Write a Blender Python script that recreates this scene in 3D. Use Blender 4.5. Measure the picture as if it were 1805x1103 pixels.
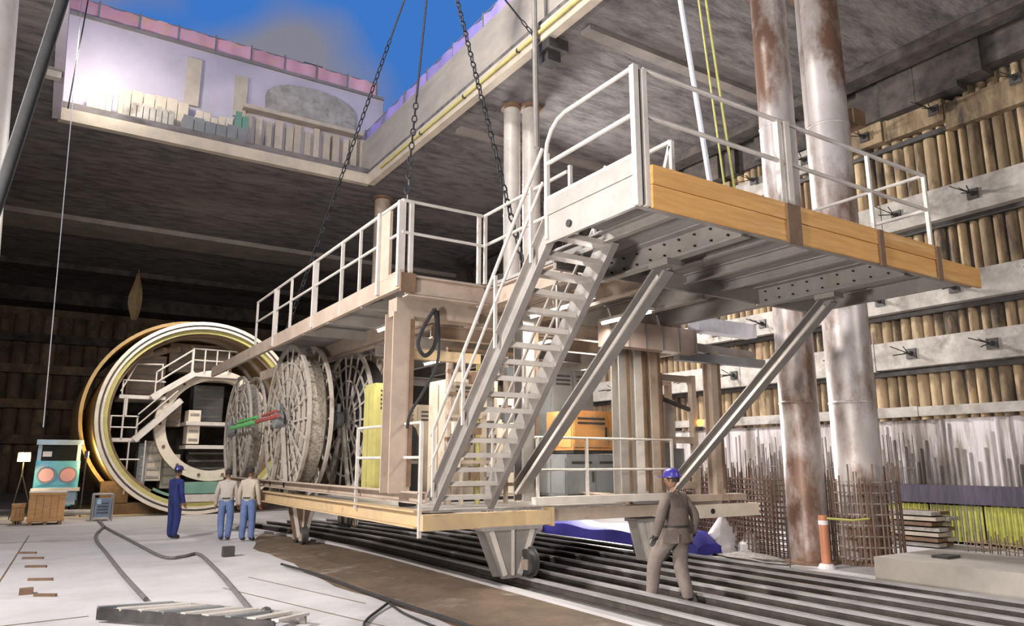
import bpy, math, random
import numpy as np
from mathutils import Vector, Matrix
random.seed(7)
R = math.radians
scene = bpy.context.scene
COL = scene.collection
for o in list(bpy.data.objects): bpy.data.objects.remove(o)

# ------------------------------------------------------------------ camera
cam_d = bpy.data.cameras.new('camera'); cam = bpy.data.objects.new('camera', cam_d); COL.objects.link(cam)
cam_d.sensor_width = 36.0; cam_d.sensor_fit = 'HORIZONTAL'; cam_d.lens = 25.73
cam_d.clip_start = 0.05; cam_d.clip_end = 500
cam.location = (0, 0, 1.95)
cam.rotation_euler = (R(90 + 11.417), 0, R(-32.626))
scene.camera = cam

# ------------------------------------------------------------------ world, lights, exposure
w = bpy.data.worlds.new('evening_sky'); scene.world = w; w.use_nodes = True
nt = w.node_tree; nt.nodes.clear()
wo = nt.nodes.new('ShaderNodeOutputWorld'); bg = nt.nodes.new('ShaderNodeBackground')
tc = nt.nodes.new('ShaderNodeTexCoord'); mp = nt.nodes.new('ShaderNodeMapping')
mp.inputs['Location'].default_value = (0.72, 0.31, 0.0)
nz = nt.nodes.new('ShaderNodeTexNoise'); nz.inputs['Scale'].default_value = 2.6; nz.inputs['Detail'].default_value = 3; nz.inputs['Roughness'].default_value = .5
rp = nt.nodes.new('ShaderNodeValToRGB'); rp.color_ramp.elements[0].position = .44; rp.color_ramp.elements[1].position = .54
rp.color_ramp.elements[0].color = (.045, .17, .52, 1); rp.color_ramp.elements[1].color = (.21, .21, .26, 1)
nt.links.new(tc.outputs['Generated'], mp.inputs['Vector']); nt.links.new(mp.outputs[0], nz.inputs['Vector'])
nt.links.new(nz.outputs[0], rp.inputs[0]); nt.links.new(rp.outputs[0], bg.inputs[0]); nt.links.new(bg.outputs[0], wo.inputs[0])
bg.inputs[1].default_value = 1.0

def area(name, loc, target, power, color=(1, .95, .88), size=1.5, spread=165):
    d = bpy.data.lights.new(name, 'AREA'); d.energy = power; d.color = color; d.shape = 'DISK'; d.size = size; d.spread = R(spread)
    o = bpy.data.objects.new(name, d); COL.objects.link(o); o.location = loc
    o.rotation_euler = (Vector(target) - Vector(loc)).to_track_quat('-Z', 'Y').to_euler(); return o
# site floodlights on masts and added fill lamps: out of view behind and beside the camera, and above the pit
area('floodlight_near', (-4.0, -3.0, 8.5), (9, 11, 2.5), 760, (1, .96, .93), 2.0)
area('floodlight_left', (-6.0, 12, 8.5), (12, 11, 5.0), 2250, (1, .96, .92), 1.0)
area('fill_low', (-2.5, 3.5, 1.6), (9, 7, 4.2), 800, (1, .95, .90), 1.0)  # unseen lamp added to brighten the underside of the overhang
area('fill_under', (14.5, 17.5, 3.0), (9, 9.5, 3.0), 700, (1, .94, .87), 1.0)  # added fill from behind for the dark space under the gantry
area('floodlight_right', (12.5, 21, 10.5), (15.5, 10, 0), 2300, (1, .96, .92), 1.6)
area('fill_pit_front', (13, -4, 7.5), (12.5, 10, 3.5), 300, (1, .95, .88), 1.6)  # added fill light on the wall front and columns
area('floodlight_shaft', (.35, 24.6, 14.6), (1.2, 27.7, 14.0), 150, (1, .94, .84), .4)
area('fill_shaft_side', (2.5, 12, 16.5), (9.9, 16, 13.5), 700, (1, .95, .88), 1.0)  # unseen lamp added to lift the right shaft wall
area('floodlight_shield', (4.2, 26.5, 9.5), (5.5, 32, 3.2), 560, (1, .93, .82), 1.0)
vs = scene.view_settings
vs.view_transform = 'Standard'; vs.look = 'None'; vs.exposure = 0.12; vs.gamma = 1.0; vs.use_curve_mapping = False

# ------------------------------------------------------------------ materials
MATS = {}
def mat(name, c1, c2=None, rough=.7, metal=0.0, scale=3.0, detail=6, lo=.35, hi=.65, bump=.15, bscale=None, stretch=(1, 1, 1), rnd=0.0, c3=None, s3=.6, lo3=.55, hi3=.65, emit=None, es=0, world=True, alpha=1.0):
    m = bpy.data.materials.new(name); m.use_nodes = True; n = m.node_tree; L = n.links
    b = n.nodes['Principled BSDF']; b.inputs['Roughness'].default_value = rough; b.inputs['Metallic'].default_value = metal
    if c2 is None: c2 = tuple(x * .8 for x in c1)
    t = n.nodes.new('ShaderNodeTexCoord'); ge = n.nodes.new('ShaderNodeNewGeometry')
    mp = n.nodes.new('ShaderNodeMapping'); mp.inputs['Scale'].default_value = stretch
    L.new(ge.outputs['Position'] if world else t.outputs['Object'], mp.inputs['Vector'])
    nz = n.nodes.new('ShaderNodeTexNoise'); nz.inputs['Scale'].default_value = scale; nz.inputs['Detail'].default_value = detail; nz.inputs['Roughness'].default_value = .62
    L.new(mp.outputs[0], nz.inputs['Vector'])
    rp = n.nodes.new('ShaderNodeValToRGB'); rp.color_ramp.elements[0].position = lo; rp.color_ramp.elements[1].position = hi
    rp.color_ramp.elements[0].color = (*c1, 1); rp.color_ramp.elements[1].color = (*c2, 1)
    L.new(nz.outputs[0], rp.inputs[0]); out = rp.outputs[0]
    if c3 is not None:
        n3 = n.nodes.new('ShaderNodeTexNoise'); n3.inputs['Scale'].default_value = s3; n3.inputs['Detail'].default_value = 7; n3.inputs['Roughness'].default_value = .65
        L.new(mp.outputs[0], n3.inputs['Vector'])
        r3 = n.nodes.new('ShaderNodeMapRange'); r3.inputs[1].default_value = lo3; r3.inputs[2].default_value = hi3; L.new(n3.outputs[0], r3.inputs[0])
        mx = n.nodes.new('ShaderNodeMix'); mx.data_type = 'RGBA'; L.new(r3.outputs[0], mx.inputs[0]); L.new(out, mx.inputs[6]); mx.inputs[7].default_value = (*c3, 1); out = mx.outputs[2]
    if rnd:
        oi = n.nodes.new('ShaderNodeObjectInfo'); mr = n.nodes.new('ShaderNodeMapRange'); mr.inputs[3].default_value = 1 - rnd; mr.inputs[4].default_value = 1 + rnd
        L.new(oi.outputs['Random'], mr.inputs[0])
        hs = n.nodes.new('ShaderNodeHueSaturation'); L.new(mr.outputs[0], hs.inputs['Value']); L.new(out, hs.inputs['Color']); out = hs.outputs[0]
    L.new(out, b.inputs['Base Color'])
    if bump:
        nb = n.nodes.new('ShaderNodeTexNoise'); nb.inputs['Scale'].default_value = bscale or scale * 4; nb.inputs['Detail'].default_value = 8
        L.new(mp.outputs[0], nb.inputs['Vector']); bp = n.nodes.new('ShaderNodeBump'); bp.inputs['Strength'].default_value = bump; bp.inputs['Distance'].default_value = .03
        L.new(nb.outputs[0], bp.inputs['Height']); L.new(bp.outputs[0], b.inputs['Normal'])
    if emit: b.inputs['Emission Color'].default_value = (*emit, 1); b.inputs['Emission Strength'].default_value = es
    if alpha < 1: b.inputs['Alpha'].default_value = alpha
    MATS[name] = m; return m
mat('conc_floor', (.50, .475, .485), (.38, .36, .36), .75, scale=.9, lo=.3, hi=.75, c3=(.30, .275, .27), s3=.35, lo3=.56, hi3=.75, bump=.25, bscale=9)
mat('mud', (.15, .10, .065), (.09, .062, .042), .8, scale=1.6, c3=(.24, .19, .15), s3=.8, bump=.6, bscale=6)
mat('ballast', (.05, .048, .05), (.13, .125, .125), .55, scale=14, bump=.7, bscale=24)
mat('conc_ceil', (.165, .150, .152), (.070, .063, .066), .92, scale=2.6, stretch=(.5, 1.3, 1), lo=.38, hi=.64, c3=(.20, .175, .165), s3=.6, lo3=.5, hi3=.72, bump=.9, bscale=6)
mat('conc_ceil_rib', (.24, .21, .19), (.17, .15, .14), .9, scale=1.5, bump=.4)
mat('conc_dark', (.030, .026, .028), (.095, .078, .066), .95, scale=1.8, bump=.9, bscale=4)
mat('conc_wale', (.42, .39, .36), (.27, .245, .22), .85, scale=2.2, c3=(.16, .135, .115), s3=1.2, lo3=.54, hi3=.70, bump=.4, bscale=9)
mat('conc_block', (.42, .38, .34), (.33, .30, .27), .85, scale=1.5, bump=.3)
mat('pile', (.42, .32, .19), (.21, .14, .085), .9, scale=2.0, stretch=(1, 1, .35), c3=(.075, .055, .042), s3=1.1, lo3=.5, hi3=.62, rnd=.4, bump=.8, bscale=8)
mat('lagging', (.10, .08, .06), (.06, .05, .04), .95, scale=3, bump=.6)
mat('lower_wall', (.50, .46, .46), (.24, .21, .19), .9, scale=4, stretch=(1, 1, .12), lo=.42, hi=.6, c3=(.15, .125, .11), s3=.5, lo3=.54, hi3=.62, rnd=.2, bump=.6, bscale=10)
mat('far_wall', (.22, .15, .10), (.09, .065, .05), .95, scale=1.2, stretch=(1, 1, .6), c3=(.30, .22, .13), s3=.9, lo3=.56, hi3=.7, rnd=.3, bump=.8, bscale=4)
mat('shaft_wall', (.55, .50, .60), (.48, .44, .52), .9, scale=.8, c3=(.42, .40, .42), s3=.4, lo3=.55, hi3=.75, bump=.2)
mat('shaft_conc', (.56, .48, .38), (.44, .38, .32), .9, scale=1.6, bump=.4, rnd=.12)
mat('shaft_side', (.42, .37, .32), (.32, .29, .26), .9, scale=1.0, stretch=(1, .6, 1.8), bump=.3)
mat('steel_grey', (.30, .275, .255), (.225, .205, .19), .5, .15, scale=2.2, c3=(.22, .19, .165), s3=1.7, lo3=.58, hi3=.72, bump=.1)
mat('steel_deck', (.34, .32, .31), (.27, .25, .245), .5, .15, scale=1.5, stretch=(2, .4, 1), c3=(.22, .20, .19), s3=1.2, lo3=.55, hi3=.75, bump=.1)
mat('steel_white', (.56, .51, .47), (.45, .41, .375), .45, .05, scale=3, c3=(.36, .30, .25), s3=2.5, lo3=.62, hi3=.75, bump=.05)
mat('steel_tan', (.42, .33, .265), (.33, .26, .21), .6, .05, scale=2, c3=(.24, .15, .09), s3=1.6, lo3=.58, hi3=.7, bump=.15)
mat('steel_ochre', (.52, .37, .20), (.42, .31, .19), .65, 0, scale=2.5, c3=(.26, .16, .08), s3=1.6, lo3=.6, hi3=.72, bump=.15)
mat('steel_dark', (.05, .047, .047), (.085, .078, .075), .5, .4, scale=5, bump=.1)
mat('steel_brown', (.20, .12, .07), (.13, .08, .05), .7, .1, scale=4, bump=.2)
mat('steel_column', (.56, .52, .51), (.40, .35, .33), .42, .25, scale=1.6, stretch=(1, 1, .5), c3=(.17, .095, .065), s3=.75, lo3=.46, hi3=.6, bump=.12)
mat('rail_steel', (.46, .44, .45), (.28, .265, .27), .3, .3, scale=6, stretch=(1, .2, 1), bump=.1)
mat('rail_web', (.05, .043, .04), (.09, .07, .06), .6, .3, scale=5, bump=.2)
mat('bolt_black', (.02, .018, .018), (.03, .03, .03), .6, .3, scale=5, bump=0)
mat('toe_wood', (.62, .33, .105), (.50, .255, .075), .6, scale=3, stretch=(.5, 6, 6), c3=(.68, .42, .19), s3=1.4, lo3=.55, hi3=.7, rnd=.1, bump=.15)
mat('crate_wood', (.46, .25, .10), (.38, .20, .08), .7, scale=3, stretch=(1, 1, 5), rnd=.08, bump=.15)
mat('rubber', (.012, .011, .012), (.02, .019, .02), .85, scale=8, bump=.1)
mat('hose_grey', (.11, .10, .105), (.16, .15, .15), .6, scale=8, bump=.1)
mat('chain', (.014, .014, .017), (.025, .025, .028), .6, .3, scale=8, bump=.1)
mat('strap_white', (.70, .70, .75), (.60, .60, .66), .8, scale=9, bump=.1)
mat('rope_yellow', (.55, .52, .18), (.42, .40, .15), .8, scale=9, bump=.1)
mat('yellow_pipe', (.58, .52, .18), (.50, .46, .20), .5, scale=5, bump=.05)
mat('blue_paint', (.13, .48, .68), (.10, .38, .56), .45, scale=4, c3=(.35, .5, .6), s3=2, bump=.05)
mat('blue_pale', (.35, .48, .60), (.30, .42, .52), .45, scale=4, bump=.05)
mat('blue_grey', (.17, .23, .33), (.12, .17, .25), .5, scale=4, bump=.1)
mat('tarp_blue', (.035, .03, .30), (.025, .022, .20), .5, scale=3, bump=.4, bscale=3)
mat('cloth_blue', (.012, .025, .17), (.01, .02, .11), .85, scale=6, bump=.3)
mat('white_sheet', (.66, .62, .62), (.52, .49, .49), .7, scale=3, bump=.4, bscale=5)
mat('cream', (.66, .58, .48), (.55, .47, .38), .6, scale=2.5, c3=(.36, .29, .22), s3=2, lo3=.6, hi3=.75, bump=.1)
mat('shell', (.52, .44, .34), (.42, .36, .28), .55, .1, scale=2, c3=(.33, .22, .12), s3=1.2, lo3=.55, hi3=.75, bump=.15)
mat('shell_outer', (.46, .30, .12), (.36, .23, .10), .65, .05, scale=1.5, c3=(.22, .13, .06), s3=1.2, bump=.2)
mat('green_paint', (.12, .25, .19), (.16, .28, .22), .5, scale=2.5, c3=(.35, .38, .32), s3=2, lo3=.6, hi3=.75, bump=.1)
mat('bright_green', (.12, .52, .14), (.10, .42, .12), .5, scale=4, bump=.05)
mat('red_paint', (.38, .07, .06), (.30, .06, .05), .5, scale=4, bump=.05)
mat('orange_paint', (.60, .29, .10), (.50, .24, .08), .55, scale=3, c3=(.35, .22, .12), s3=1.5, bump=.1)
mat('cab_grey', (.20, .21, .22), (.16, .165, .17), .5, scale=2, bump=.05)
mat('cab_beige', (.50, .42, .34), (.40, .34, .27), .6, scale=2, c3=(.28, .21, .15), s3=1.4, lo3=.58, hi3=.7, rnd=.1, bump=.1)
mat('cab_yellow', (.42, .38, .13), (.34, .31, .11), .55, scale=3, bump=.1)
mat('reel_cable', (.42, .37, .31), (.24, .205, .17), .8, scale=11, lo=.4, hi=.6, bump=.8, bscale=20)
mat('duct_pink', (.50, .38, .32), (.42, .32, .28), .6, scale=2, c3=(.34, .28, .25), s3=1.5, lo3=.55, hi3=.7, bump=.1)
mat('reel_steel', (.46, .41, .36), (.36, .32, .28), .55, .1, scale=4, c3=(.25, .20, .16), s3=2, bump=.15)
mat('net_pink', (.72, .35, .42), (.66, .40, .50), .8, scale=2.5, c3=(.72, .42, .34), s3=1.2, rnd=.15, bump=.3)
mat('net_violet', (.30, .27, .72), (.42, .32, .68), .8, scale=2.5, rnd=.15, bump=.3)
mat('rebar', (.20, .12, .085), (.13, .09, .07), .75, .2, scale=6, bump=.2)
mat('rebar_grey', (.30, .27, .25), (.17, .14, .12), .75, .2, scale=6, bump=.2)
mat('mesh_green', (.50, .50, .10), (.38, .38, .10), .7, scale=4, lo=.4, hi=.6, bump=.2)
mat('band_violet', (.085, .07, .105), (.05, .042, .06), .8, scale=4, stretch=(1, 3, .3), bump=.3)
mat('orange_pipe', (.42, .17, .09), (.36, .14, .07), .5, scale=3, bump=.05)
mat('tape_yellow', (.60, .58, .16), (.5, .5, .15), .6, scale=3, bump=0)
mat('glass_dark', (.012, .016, .018), (.02, .022, .022), .12, scale=3, bump=0)
mat('lamp_disc', (.60, .34, .36), (.55, .30, .33), .35, scale=3, bump=0)
mat('lamp_glow', (1, .9, .55), (1, .9, .55), .5, bump=0, emit=(1, .84, .42), es=30)
mat('amber_glow', (1, .5, .1), (1, .5, .1), .5, bump=0, emit=(1, .45, .08), es=2.5)
mat('tan_sheet', (.34, .20, .12), (.42, .33, .17), .8, scale=2, bump=.3)
mat('skin', (.30, .17, .11), (.26, .14, .09), .6, scale=6, bump=.05)
mat('hair', (.02, .015, .012), (.03, .02, .018), .8, scale=9, bump=.2)
mat('khaki', (.15, .115, .095), (.105, .082, .072), .9, scale=4, bump=.4, bscale=12)
mat('khaki_dark', (.20, .16, .14), (.15, .12, .105), .9, scale=4, bump=.4, bscale=12)
mat('navy', (.02, .032, .16), (.014, .022, .10), .9, scale=4, bump=.4, bscale=12)
mat('denim', (.13, .19, .36), (.09, .13, .27), .9, scale=5, bump=.3, bscale=14)
mat('shirt_pale', (.45, .40, .36), (.38, .33, .30), .9, scale=4, bump=.3)
mat('boot', (.02, .017, .015), (.03, .026, .022), .6, scale=6, bump=.1)
mat('helmet_violet', (.06, .045, .34), (.05, .04, .28), .3, scale=4, bump=0)
mat('helmet_navy', (.03, .035, .15), (.03, .03, .12), .35, scale=4, bump=0)
mat('eye_white', (.7, .68, .65), None, .3, bump=0)
mat('lip', (.24, .09, .075), None, .6, bump=0)

# ------------------------------------------------------------------ mesh helpers
ORG = {}
def setp(o, label=None, cat=None, group=None, kind=None):
    if label: o['label'] = label
    if cat: o['category'] = cat
    if group: o['group'] = group
    if kind: o['kind'] = kind
    return o
def thing(name, label, cat, loc, group=None):
    o = bpy.data.objects.new(name, None); COL.objects.link(o); o.location = loc; o.empty_display_size = .2
    ORG[o.name] = Vector(loc); return setp(o, label, cat, group)
def basis(d, up=(0, 0, 1)):
    d = Vector(d).normalized(); u = Vector(up)
    if abs(d.dot(u)) > .98: u = Vector((0, 1, 0))
    s = d.cross(u).normalized(); u = s.cross(d).normalized(); return d, s, u
class MB:
    def __init__(s): s.v = []; s.f = []; s.m = []; s.cur = 0
    def add(s, vs, fs):
        n = len(s.v); s.v += [tuple(x) for x in vs]; s.f += [tuple(i + n for i in f) for f in fs]; s.m += [s.cur] * len(fs); return s
    def hexa(s, c): return s.add(c, [(0, 3, 2, 1), (4, 5, 6, 7), (0, 1, 5, 4), (1, 2, 6, 5), (2, 3, 7, 6), (3, 0, 4, 7)])
    def box(s, x0, x1, y0, y1, z0, z1): return s.hexa([(x0, y0, z0), (x1, y0, z0), (x1, y1, z0), (x0, y1, z0), (x0, y0, z1), (x1, y0, z1), (x1, y1, z1), (x0, y1, z1)])
    def beam(s, p, q, w, h, up=(0, 0, 1)):
        p = Vector(p); q = Vector(q); d, a, u = basis(q - p, up); a = a * w / 2; u = u * h / 2
        return s.hexa([p - a - u, p + a - u, p + a + u, p - a + u, q - a - u, q + a - u, q + a + u, q - a + u])
    def ibeam(s, p, q, w, h, t=.025, up=(0, 0, 1)):
        p = Vector(p); q = Vector(q); d, a, u = basis(q - p, up)
        s.beam(p + u * (h / 2 - t / 2), q + u * (h / 2 - t / 2), w, t, up); s.beam(p - u * (h / 2 - t / 2), q - u * (h / 2 - t / 2), w, t, up)
        return s.beam(p, q, t, h - 2 * t, up)
    def channel(s, p, q, w, h, t=.025, up=(0, 0, 1), side=1):
        p = Vector(p); q = Vector(q); d, a, u = basis(q - p, up)
        s.beam(p + u * (h / 2 - t / 2), q + u * (h / 2 - t / 2), w, t, up); s.beam(p - u * (h / 2 - t / 2), q - u * (h / 2 - t / 2), w, t, up)
        o = a * side * (w / 2 - t / 2); return s.beam(p + o, q + o, t, h - 2 * t, up)
    def tube(s, p, q, r, n=8, r2=None, caps=True):
        p = Vector(p); q = Vector(q); d, a, u = basis(q - p); r2 = r if r2 is None else r2; vs = []
        for c, rr in ((p, r), (q, r2)):
            for i in range(n): t = 2 * math.pi * i / n; vs.append(c + a * math.cos(t) * rr + u * math.sin(t) * rr)
        fs = [(i, (i + 1) % n, n + (i + 1) % n, n + i) for i in range(n)]
        if caps: fs += [tuple(range(n - 1, -1, -1)), tuple(range(n, 2 * n))]
        return s.add(vs, fs)
    def pipe(s, pts, r, n=6):
        pts = [Vector(p) for p in pts]; vs = []
        pu = None
        for k, c in enumerate(pts):
            d = (pts[min(k + 1, len(pts) - 1)] - pts[max(k - 1, 0)]).normalized()
            if pu is None: _, a, u = basis(d)
            else:
                u = (pu - d * pu.dot(d)).normalized(); a = d.cross(u).normalized()
            pu = u
            for i in range(n): t = 2 * math.pi * i / n; vs.append(c + a * math.cos(t) * r + u * math.sin(t) * r)
        fs = []
        for k in range(len(pts) - 1):
            for i in range(n): j = (i + 1) % n; fs.append((k * n + i, k * n + j, (k + 1) * n + j, (k + 1) * n + i))
        fs += [tuple(range(n - 1, -1, -1)), tuple(range((len(pts) - 1) * n, len(pts) * n))]
        return s.add(vs, fs)
    def lathe(s, prof, c, axis='z', n=24, a0=0, a1=2 * math.pi, closed=False):
        # prof: list of (radius, height); closed joins last to first profile point
        full = abs(a1 - a0 - 2 * math.pi) < 1e-6; m = n if full else n + 1; vs = []
        for i in range(m):
            t = a0 + (a1 - a0) * i / n; ct, st = math.cos(t), math.sin(t)
            for r, h in prof:
                if axis == 'z': p = (r * ct, r * st, h)
                elif axis == 'x': p = (h, r * ct, r * st)
                else: p = (r * ct, h, r * st)
                vs.append((c[0] + p[0], c[1] + p[1], c[2] + p[2]))
        k = len(prof); fs = []
        for i in range(n):
            j = (i + 1) % m
            for a in range(k if closed else k - 1):
                b = (a + 1) % k; fs.append((i * k + a, j * k + a, j * k + b, i * k + b))
        return s.add(vs, fs)
    def ball(s, c, r, n=10, sc=(1, 1, 1)):
        pr = [(math.sin(math.pi * i / (n // 2 + 1)) * r, -math.cos(math.pi * i / (n // 2 + 1)) * r) for i in range(n // 2 + 2)]
        b = MB(); b.lathe(pr, (0, 0, 0), 'z', n); return s.add([(c[0] + x * sc[0], c[1] + y * sc[1], c[2] + z * sc[2]) for x, y, z in b.v], b.f)
    def mesh(s, name, mats, smooth=False):
        me = bpy.data.meshes.new(name); me.from_pydata(s.v, [], s.f); 
        if isinstance(mats, str): mats = [mats]
        for m in mats: me.materials.append(MATS[m])
        if len(mats) > 1: me.polygons.foreach_set('material_index', s.m)
        if smooth: me.polygons.foreach_set('use_smooth', [True] * len(me.polygons))
        me.update(); 
        import bmesh as _b
        bm = _b.new(); bm.from_mesh(me); _b.ops.recalc_face_normals(bm, faces=bm.faces); bm.to_mesh(me); bm.free()
        if smooth and hasattr(me, 'set_sharp_from_angle'): me.set_sharp_from_angle(angle=R(38))
        return me
    def build(s, name, mats, parent=None, smooth=False, org=None, **kw):
        if parent is not None: o0 = ORG[parent.name]
        else:
            if org is None:
                a = np.array(s.v); org = ((a[:, 0].min() + a[:, 0].max()) / 2, (a[:, 1].min() + a[:, 1].max()) / 2, a[:, 2].min())
            o0 = Vector(org)
        s.v = [(x - o0[0], y - o0[1], z - o0[2]) for x, y, z in s.v]
        ob = bpy.data.objects.new(name, s.mesh(name, mats, smooth)); COL.objects.link(ob)
        if parent is not None: ob.parent = parent; ORG[ob.name] = o0
        else: ob.location = o0; ORG[ob.name] = o0
        return setp(ob, **kw)
def inst(name, me, loc, parent=None, rot=(0, 0, 0), scale=(1, 1, 1), **kw):
    o = bpy.data.objects.new(name, me); COL.objects.link(o)
    if parent is not None: o.parent = parent; o.location = Vector(loc) - ORG[parent.name]
    else: o.location = loc
    ORG[o.name] = Vector(loc); o.rotation_euler = rot; o.scale = scale; return setp(o, **kw)
def obox(name, x0, x1, y0, y1, z0, z1, m, parent=None, **kw): return MB().box(x0, x1, y0, y1, z0, z1).build(name, m, parent, **kw)
def obeam(name, p, q, w_, h, m, parent=None, up=(0, 0, 1), **kw): return MB().beam(p, q, w_, h, up).build(name, m, parent, **kw)
def otube(name, p, q, r, m, parent=None, n=8, **kw): return MB().tube(p, q, r, n).build(name, m, parent, smooth=True, **kw)
S = 'structure'

# ------------------------------------------------------------------ the setting
ZC = 12.6; XW = 19.5; YF = 56.0; XL = -9.0; YB = -16.0
OX0, OX1, OY0, OY1 = -.48, 9.9, -10.0, 25.85     # the shaft opening in the slab
obox('floor', XL - 2, XW + 2, YB - 1, YF + 1, -.5, 0, 'conc_floor', kind=S)
def railx(X, Y): return X - (max(0, Y - 14) ** 2) * .013
def strip(name, xa, xb, y0, y1, z0, z1, m, n=14, **kw):
    b = MB(); ys = [y0 + (y1 - y0) * i / n for i in range(n + 1)]; vs = []
    for y in ys: vs += [(railx(xa, y), y, z0), (railx(xb, y), y, z0), (railx(xb, y), y, z1), (railx(xa, y), y, z1)]
    fs = [(0, 1, 2, 3), tuple(4 * n + k for k in (3, 2, 1, 0))]
    for i in range(n):
        for k in range(4): j = (k + 1) % 4; fs.append((4 * i + k, 4 * (i + 1) + k, 4 * (i + 1) + j, 4 * i + j))
    return b.add(vs, fs).build(name, m, **kw)
strip('trim_1', 6.38, 11.35, -2, 24, .0, .012, 'ballast', kind=S)
# earth strip left of the rails: irregular edge
b = MB(); vs = []; ys = [1 + i * .6 for i in range(34)]
for i, y in enumerate(ys):
    xl = 4.35 + .10 * math.sin(y * .9) + .04 * math.sin(y * 3.1) + (max(0, y - 17.4) * .3)
    vs += [(xl, y, .002), (max(xl + .02, railx(5.3, y)), y, .05), (max(xl + .05, railx(6.25, y)), y, .02)]
b.add(vs, [(3 * i + k, 3 * i + k + 1, 3 * i + k + 4, 3 * i + k + 3) for i in range(len(ys) - 1) for k in (0, 1)])
b.build('trim_2', 'mud', smooth=True, kind=S)
# slab round the opening
TK = .6
cl = MB()
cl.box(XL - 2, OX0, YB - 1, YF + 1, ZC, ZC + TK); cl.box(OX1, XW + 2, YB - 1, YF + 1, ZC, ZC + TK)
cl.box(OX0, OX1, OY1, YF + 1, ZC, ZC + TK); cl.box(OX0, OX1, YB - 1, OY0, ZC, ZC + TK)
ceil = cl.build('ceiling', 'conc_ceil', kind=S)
for y0, y1, d in ((36.5, 39.0, .22), (46, 47, .3), (53.5, 56, .9)):
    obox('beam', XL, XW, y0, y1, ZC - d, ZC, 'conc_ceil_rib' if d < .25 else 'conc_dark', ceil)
for y in (5.0, 12.8, 19.5): obox('beam', OX1 + .6, XW, y, y + .35, ZC - .12, ZC, 'conc_ceil_rib', ceil)
obox('slab_edge', OX0 - .04, OX1, OY1 - .05, OY1 + .22, ZC - .05, ZC + .36, 'shaft_conc', ceil)
obox('slab_edge', OX1 - .05, OX1 + .2, OY0, OY1, ZC - .05, ZC + .42, 'shaft_conc', ceil)
obox('slab_edge', OX0 - .2, OX0 + .03, OY0, OY1, ZC - .05, ZC + .5, 'shaft_wall', ceil)
# shaft above the slab
YS = 27.7
wf = obox('wall_shaft_far', OX0 - 1, OX1 + 1.2, YS, YS + .4, ZC + TK, 17.25, 'shaft_wall', kind=S)
obox('wall_shaft_right', OX1 + .25, OX1 + .6, OY0, YS, ZC + TK, 14.95, 'shaft_side', kind=S)
obox('wall_shaft_left', OX0 - .6, OX0 - .15, OY0, YS, ZC + TK, 17.2, 'shaft_wall', kind=S)
rib = MB().box(-.13, .13, -.25, 0, 0, 2.0).mesh('rib', 'shaft_conc')
for i in range(13): inst('rib', rib, (5.6 + i * .38 + random.uniform(-.04, .04), YS, 13.2 + random.uniform(-.1, 0)), wf, scale=(random.uniform(.6, 1.15), random.uniform(.6, 1.3), random.uniform(.88, 1.06)))
obox('ledge', 5.3, OX1 + .2, YS - .45, YS, 15.2, 15.36, 'shaft_conc', wf)
obox('pilaster', 3.25, 3.75, YS - .12, YS, 14.9, 16.8, 'shaft_conc', wf); obox('pilaster', 5.0, 5.45, YS - .12, YS, 14.9, 16.6, 'shaft_conc', wf)
# rounded greyer panel and the coping
b = MB(); n = 12; vs = [(6.2, 0, 15.36), (9.85, 0, 15.36)] + [(8.0 + 1.85 * math.cos(math.pi * i / n), 0, 16.1 + .75 * math.sin(math.pi * i / n)) for i in range(n + 1)]
k = len(vs); b.add([(x, YS - .16, z) for x, _, z in vs] + [(x, YS, z) for x, _, z in vs], [tuple(range(k)), tuple(range(2 * k - 1, k - 1, -1))] + [(i, (i + 1) % k, k + (i + 1) % k, k + i) for i in range(k)])
b.build('arched_panel', 'conc_wale', wf)
obox('coping', OX0 - 1, OX1 + 1.2, YS - .1, YS + .5, 17.25, 17.36, 'steel_grey', wf)
# right retaining wall: piles, walers, lower sprayed zone
wr = obox('wall_right', XW, XW + .5, YB, YF, 0, ZC, 'lagging', kind=S)
pile = MB().lathe([(.155, 0), (.155, 9.3)], (0, 0, 0), 'z', 7, math.pi * .5, math.pi * 1.5).mesh('pile', 'pile', True)
y = 3.0; k = 0
while y < 33: inst('pile', pile, (XW + .02 + random.uniform(-.03, .03), y, 3.0), wr, scale=(random.uniform(.8, 1.3), random.uniform(.6, 1.0), 1)); y += .285 + random.uniform(-.03, .04)
rod = MB().lathe([(.055, 0), (.055, 2.4)], (0, 0, 0), 'z', 6, math.pi * .5, math.pi * 1.5).mesh('drip_rib', 'lower_wall', True)
obox('sprayed_zone', XW - .06, XW + .05, 3, 34, 0, 3.0, 'lower_wall', wr)
y = 5.6
while y < 18: inst('drip_rib', rod, (XW - .05, y, .6 + random.uniform(0, .3)), wr, scale=(1, random.uniform(.6, 1.2), random.uniform(.45, .98))); y += random.uniform(.11, .2)
LV = [(3.1, 3.35, .22), (4.32, 5.05, .55), (5.85, 6.55, .55), (8.05, 8.85, .55), (10.6, 11.4, .5)]
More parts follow.
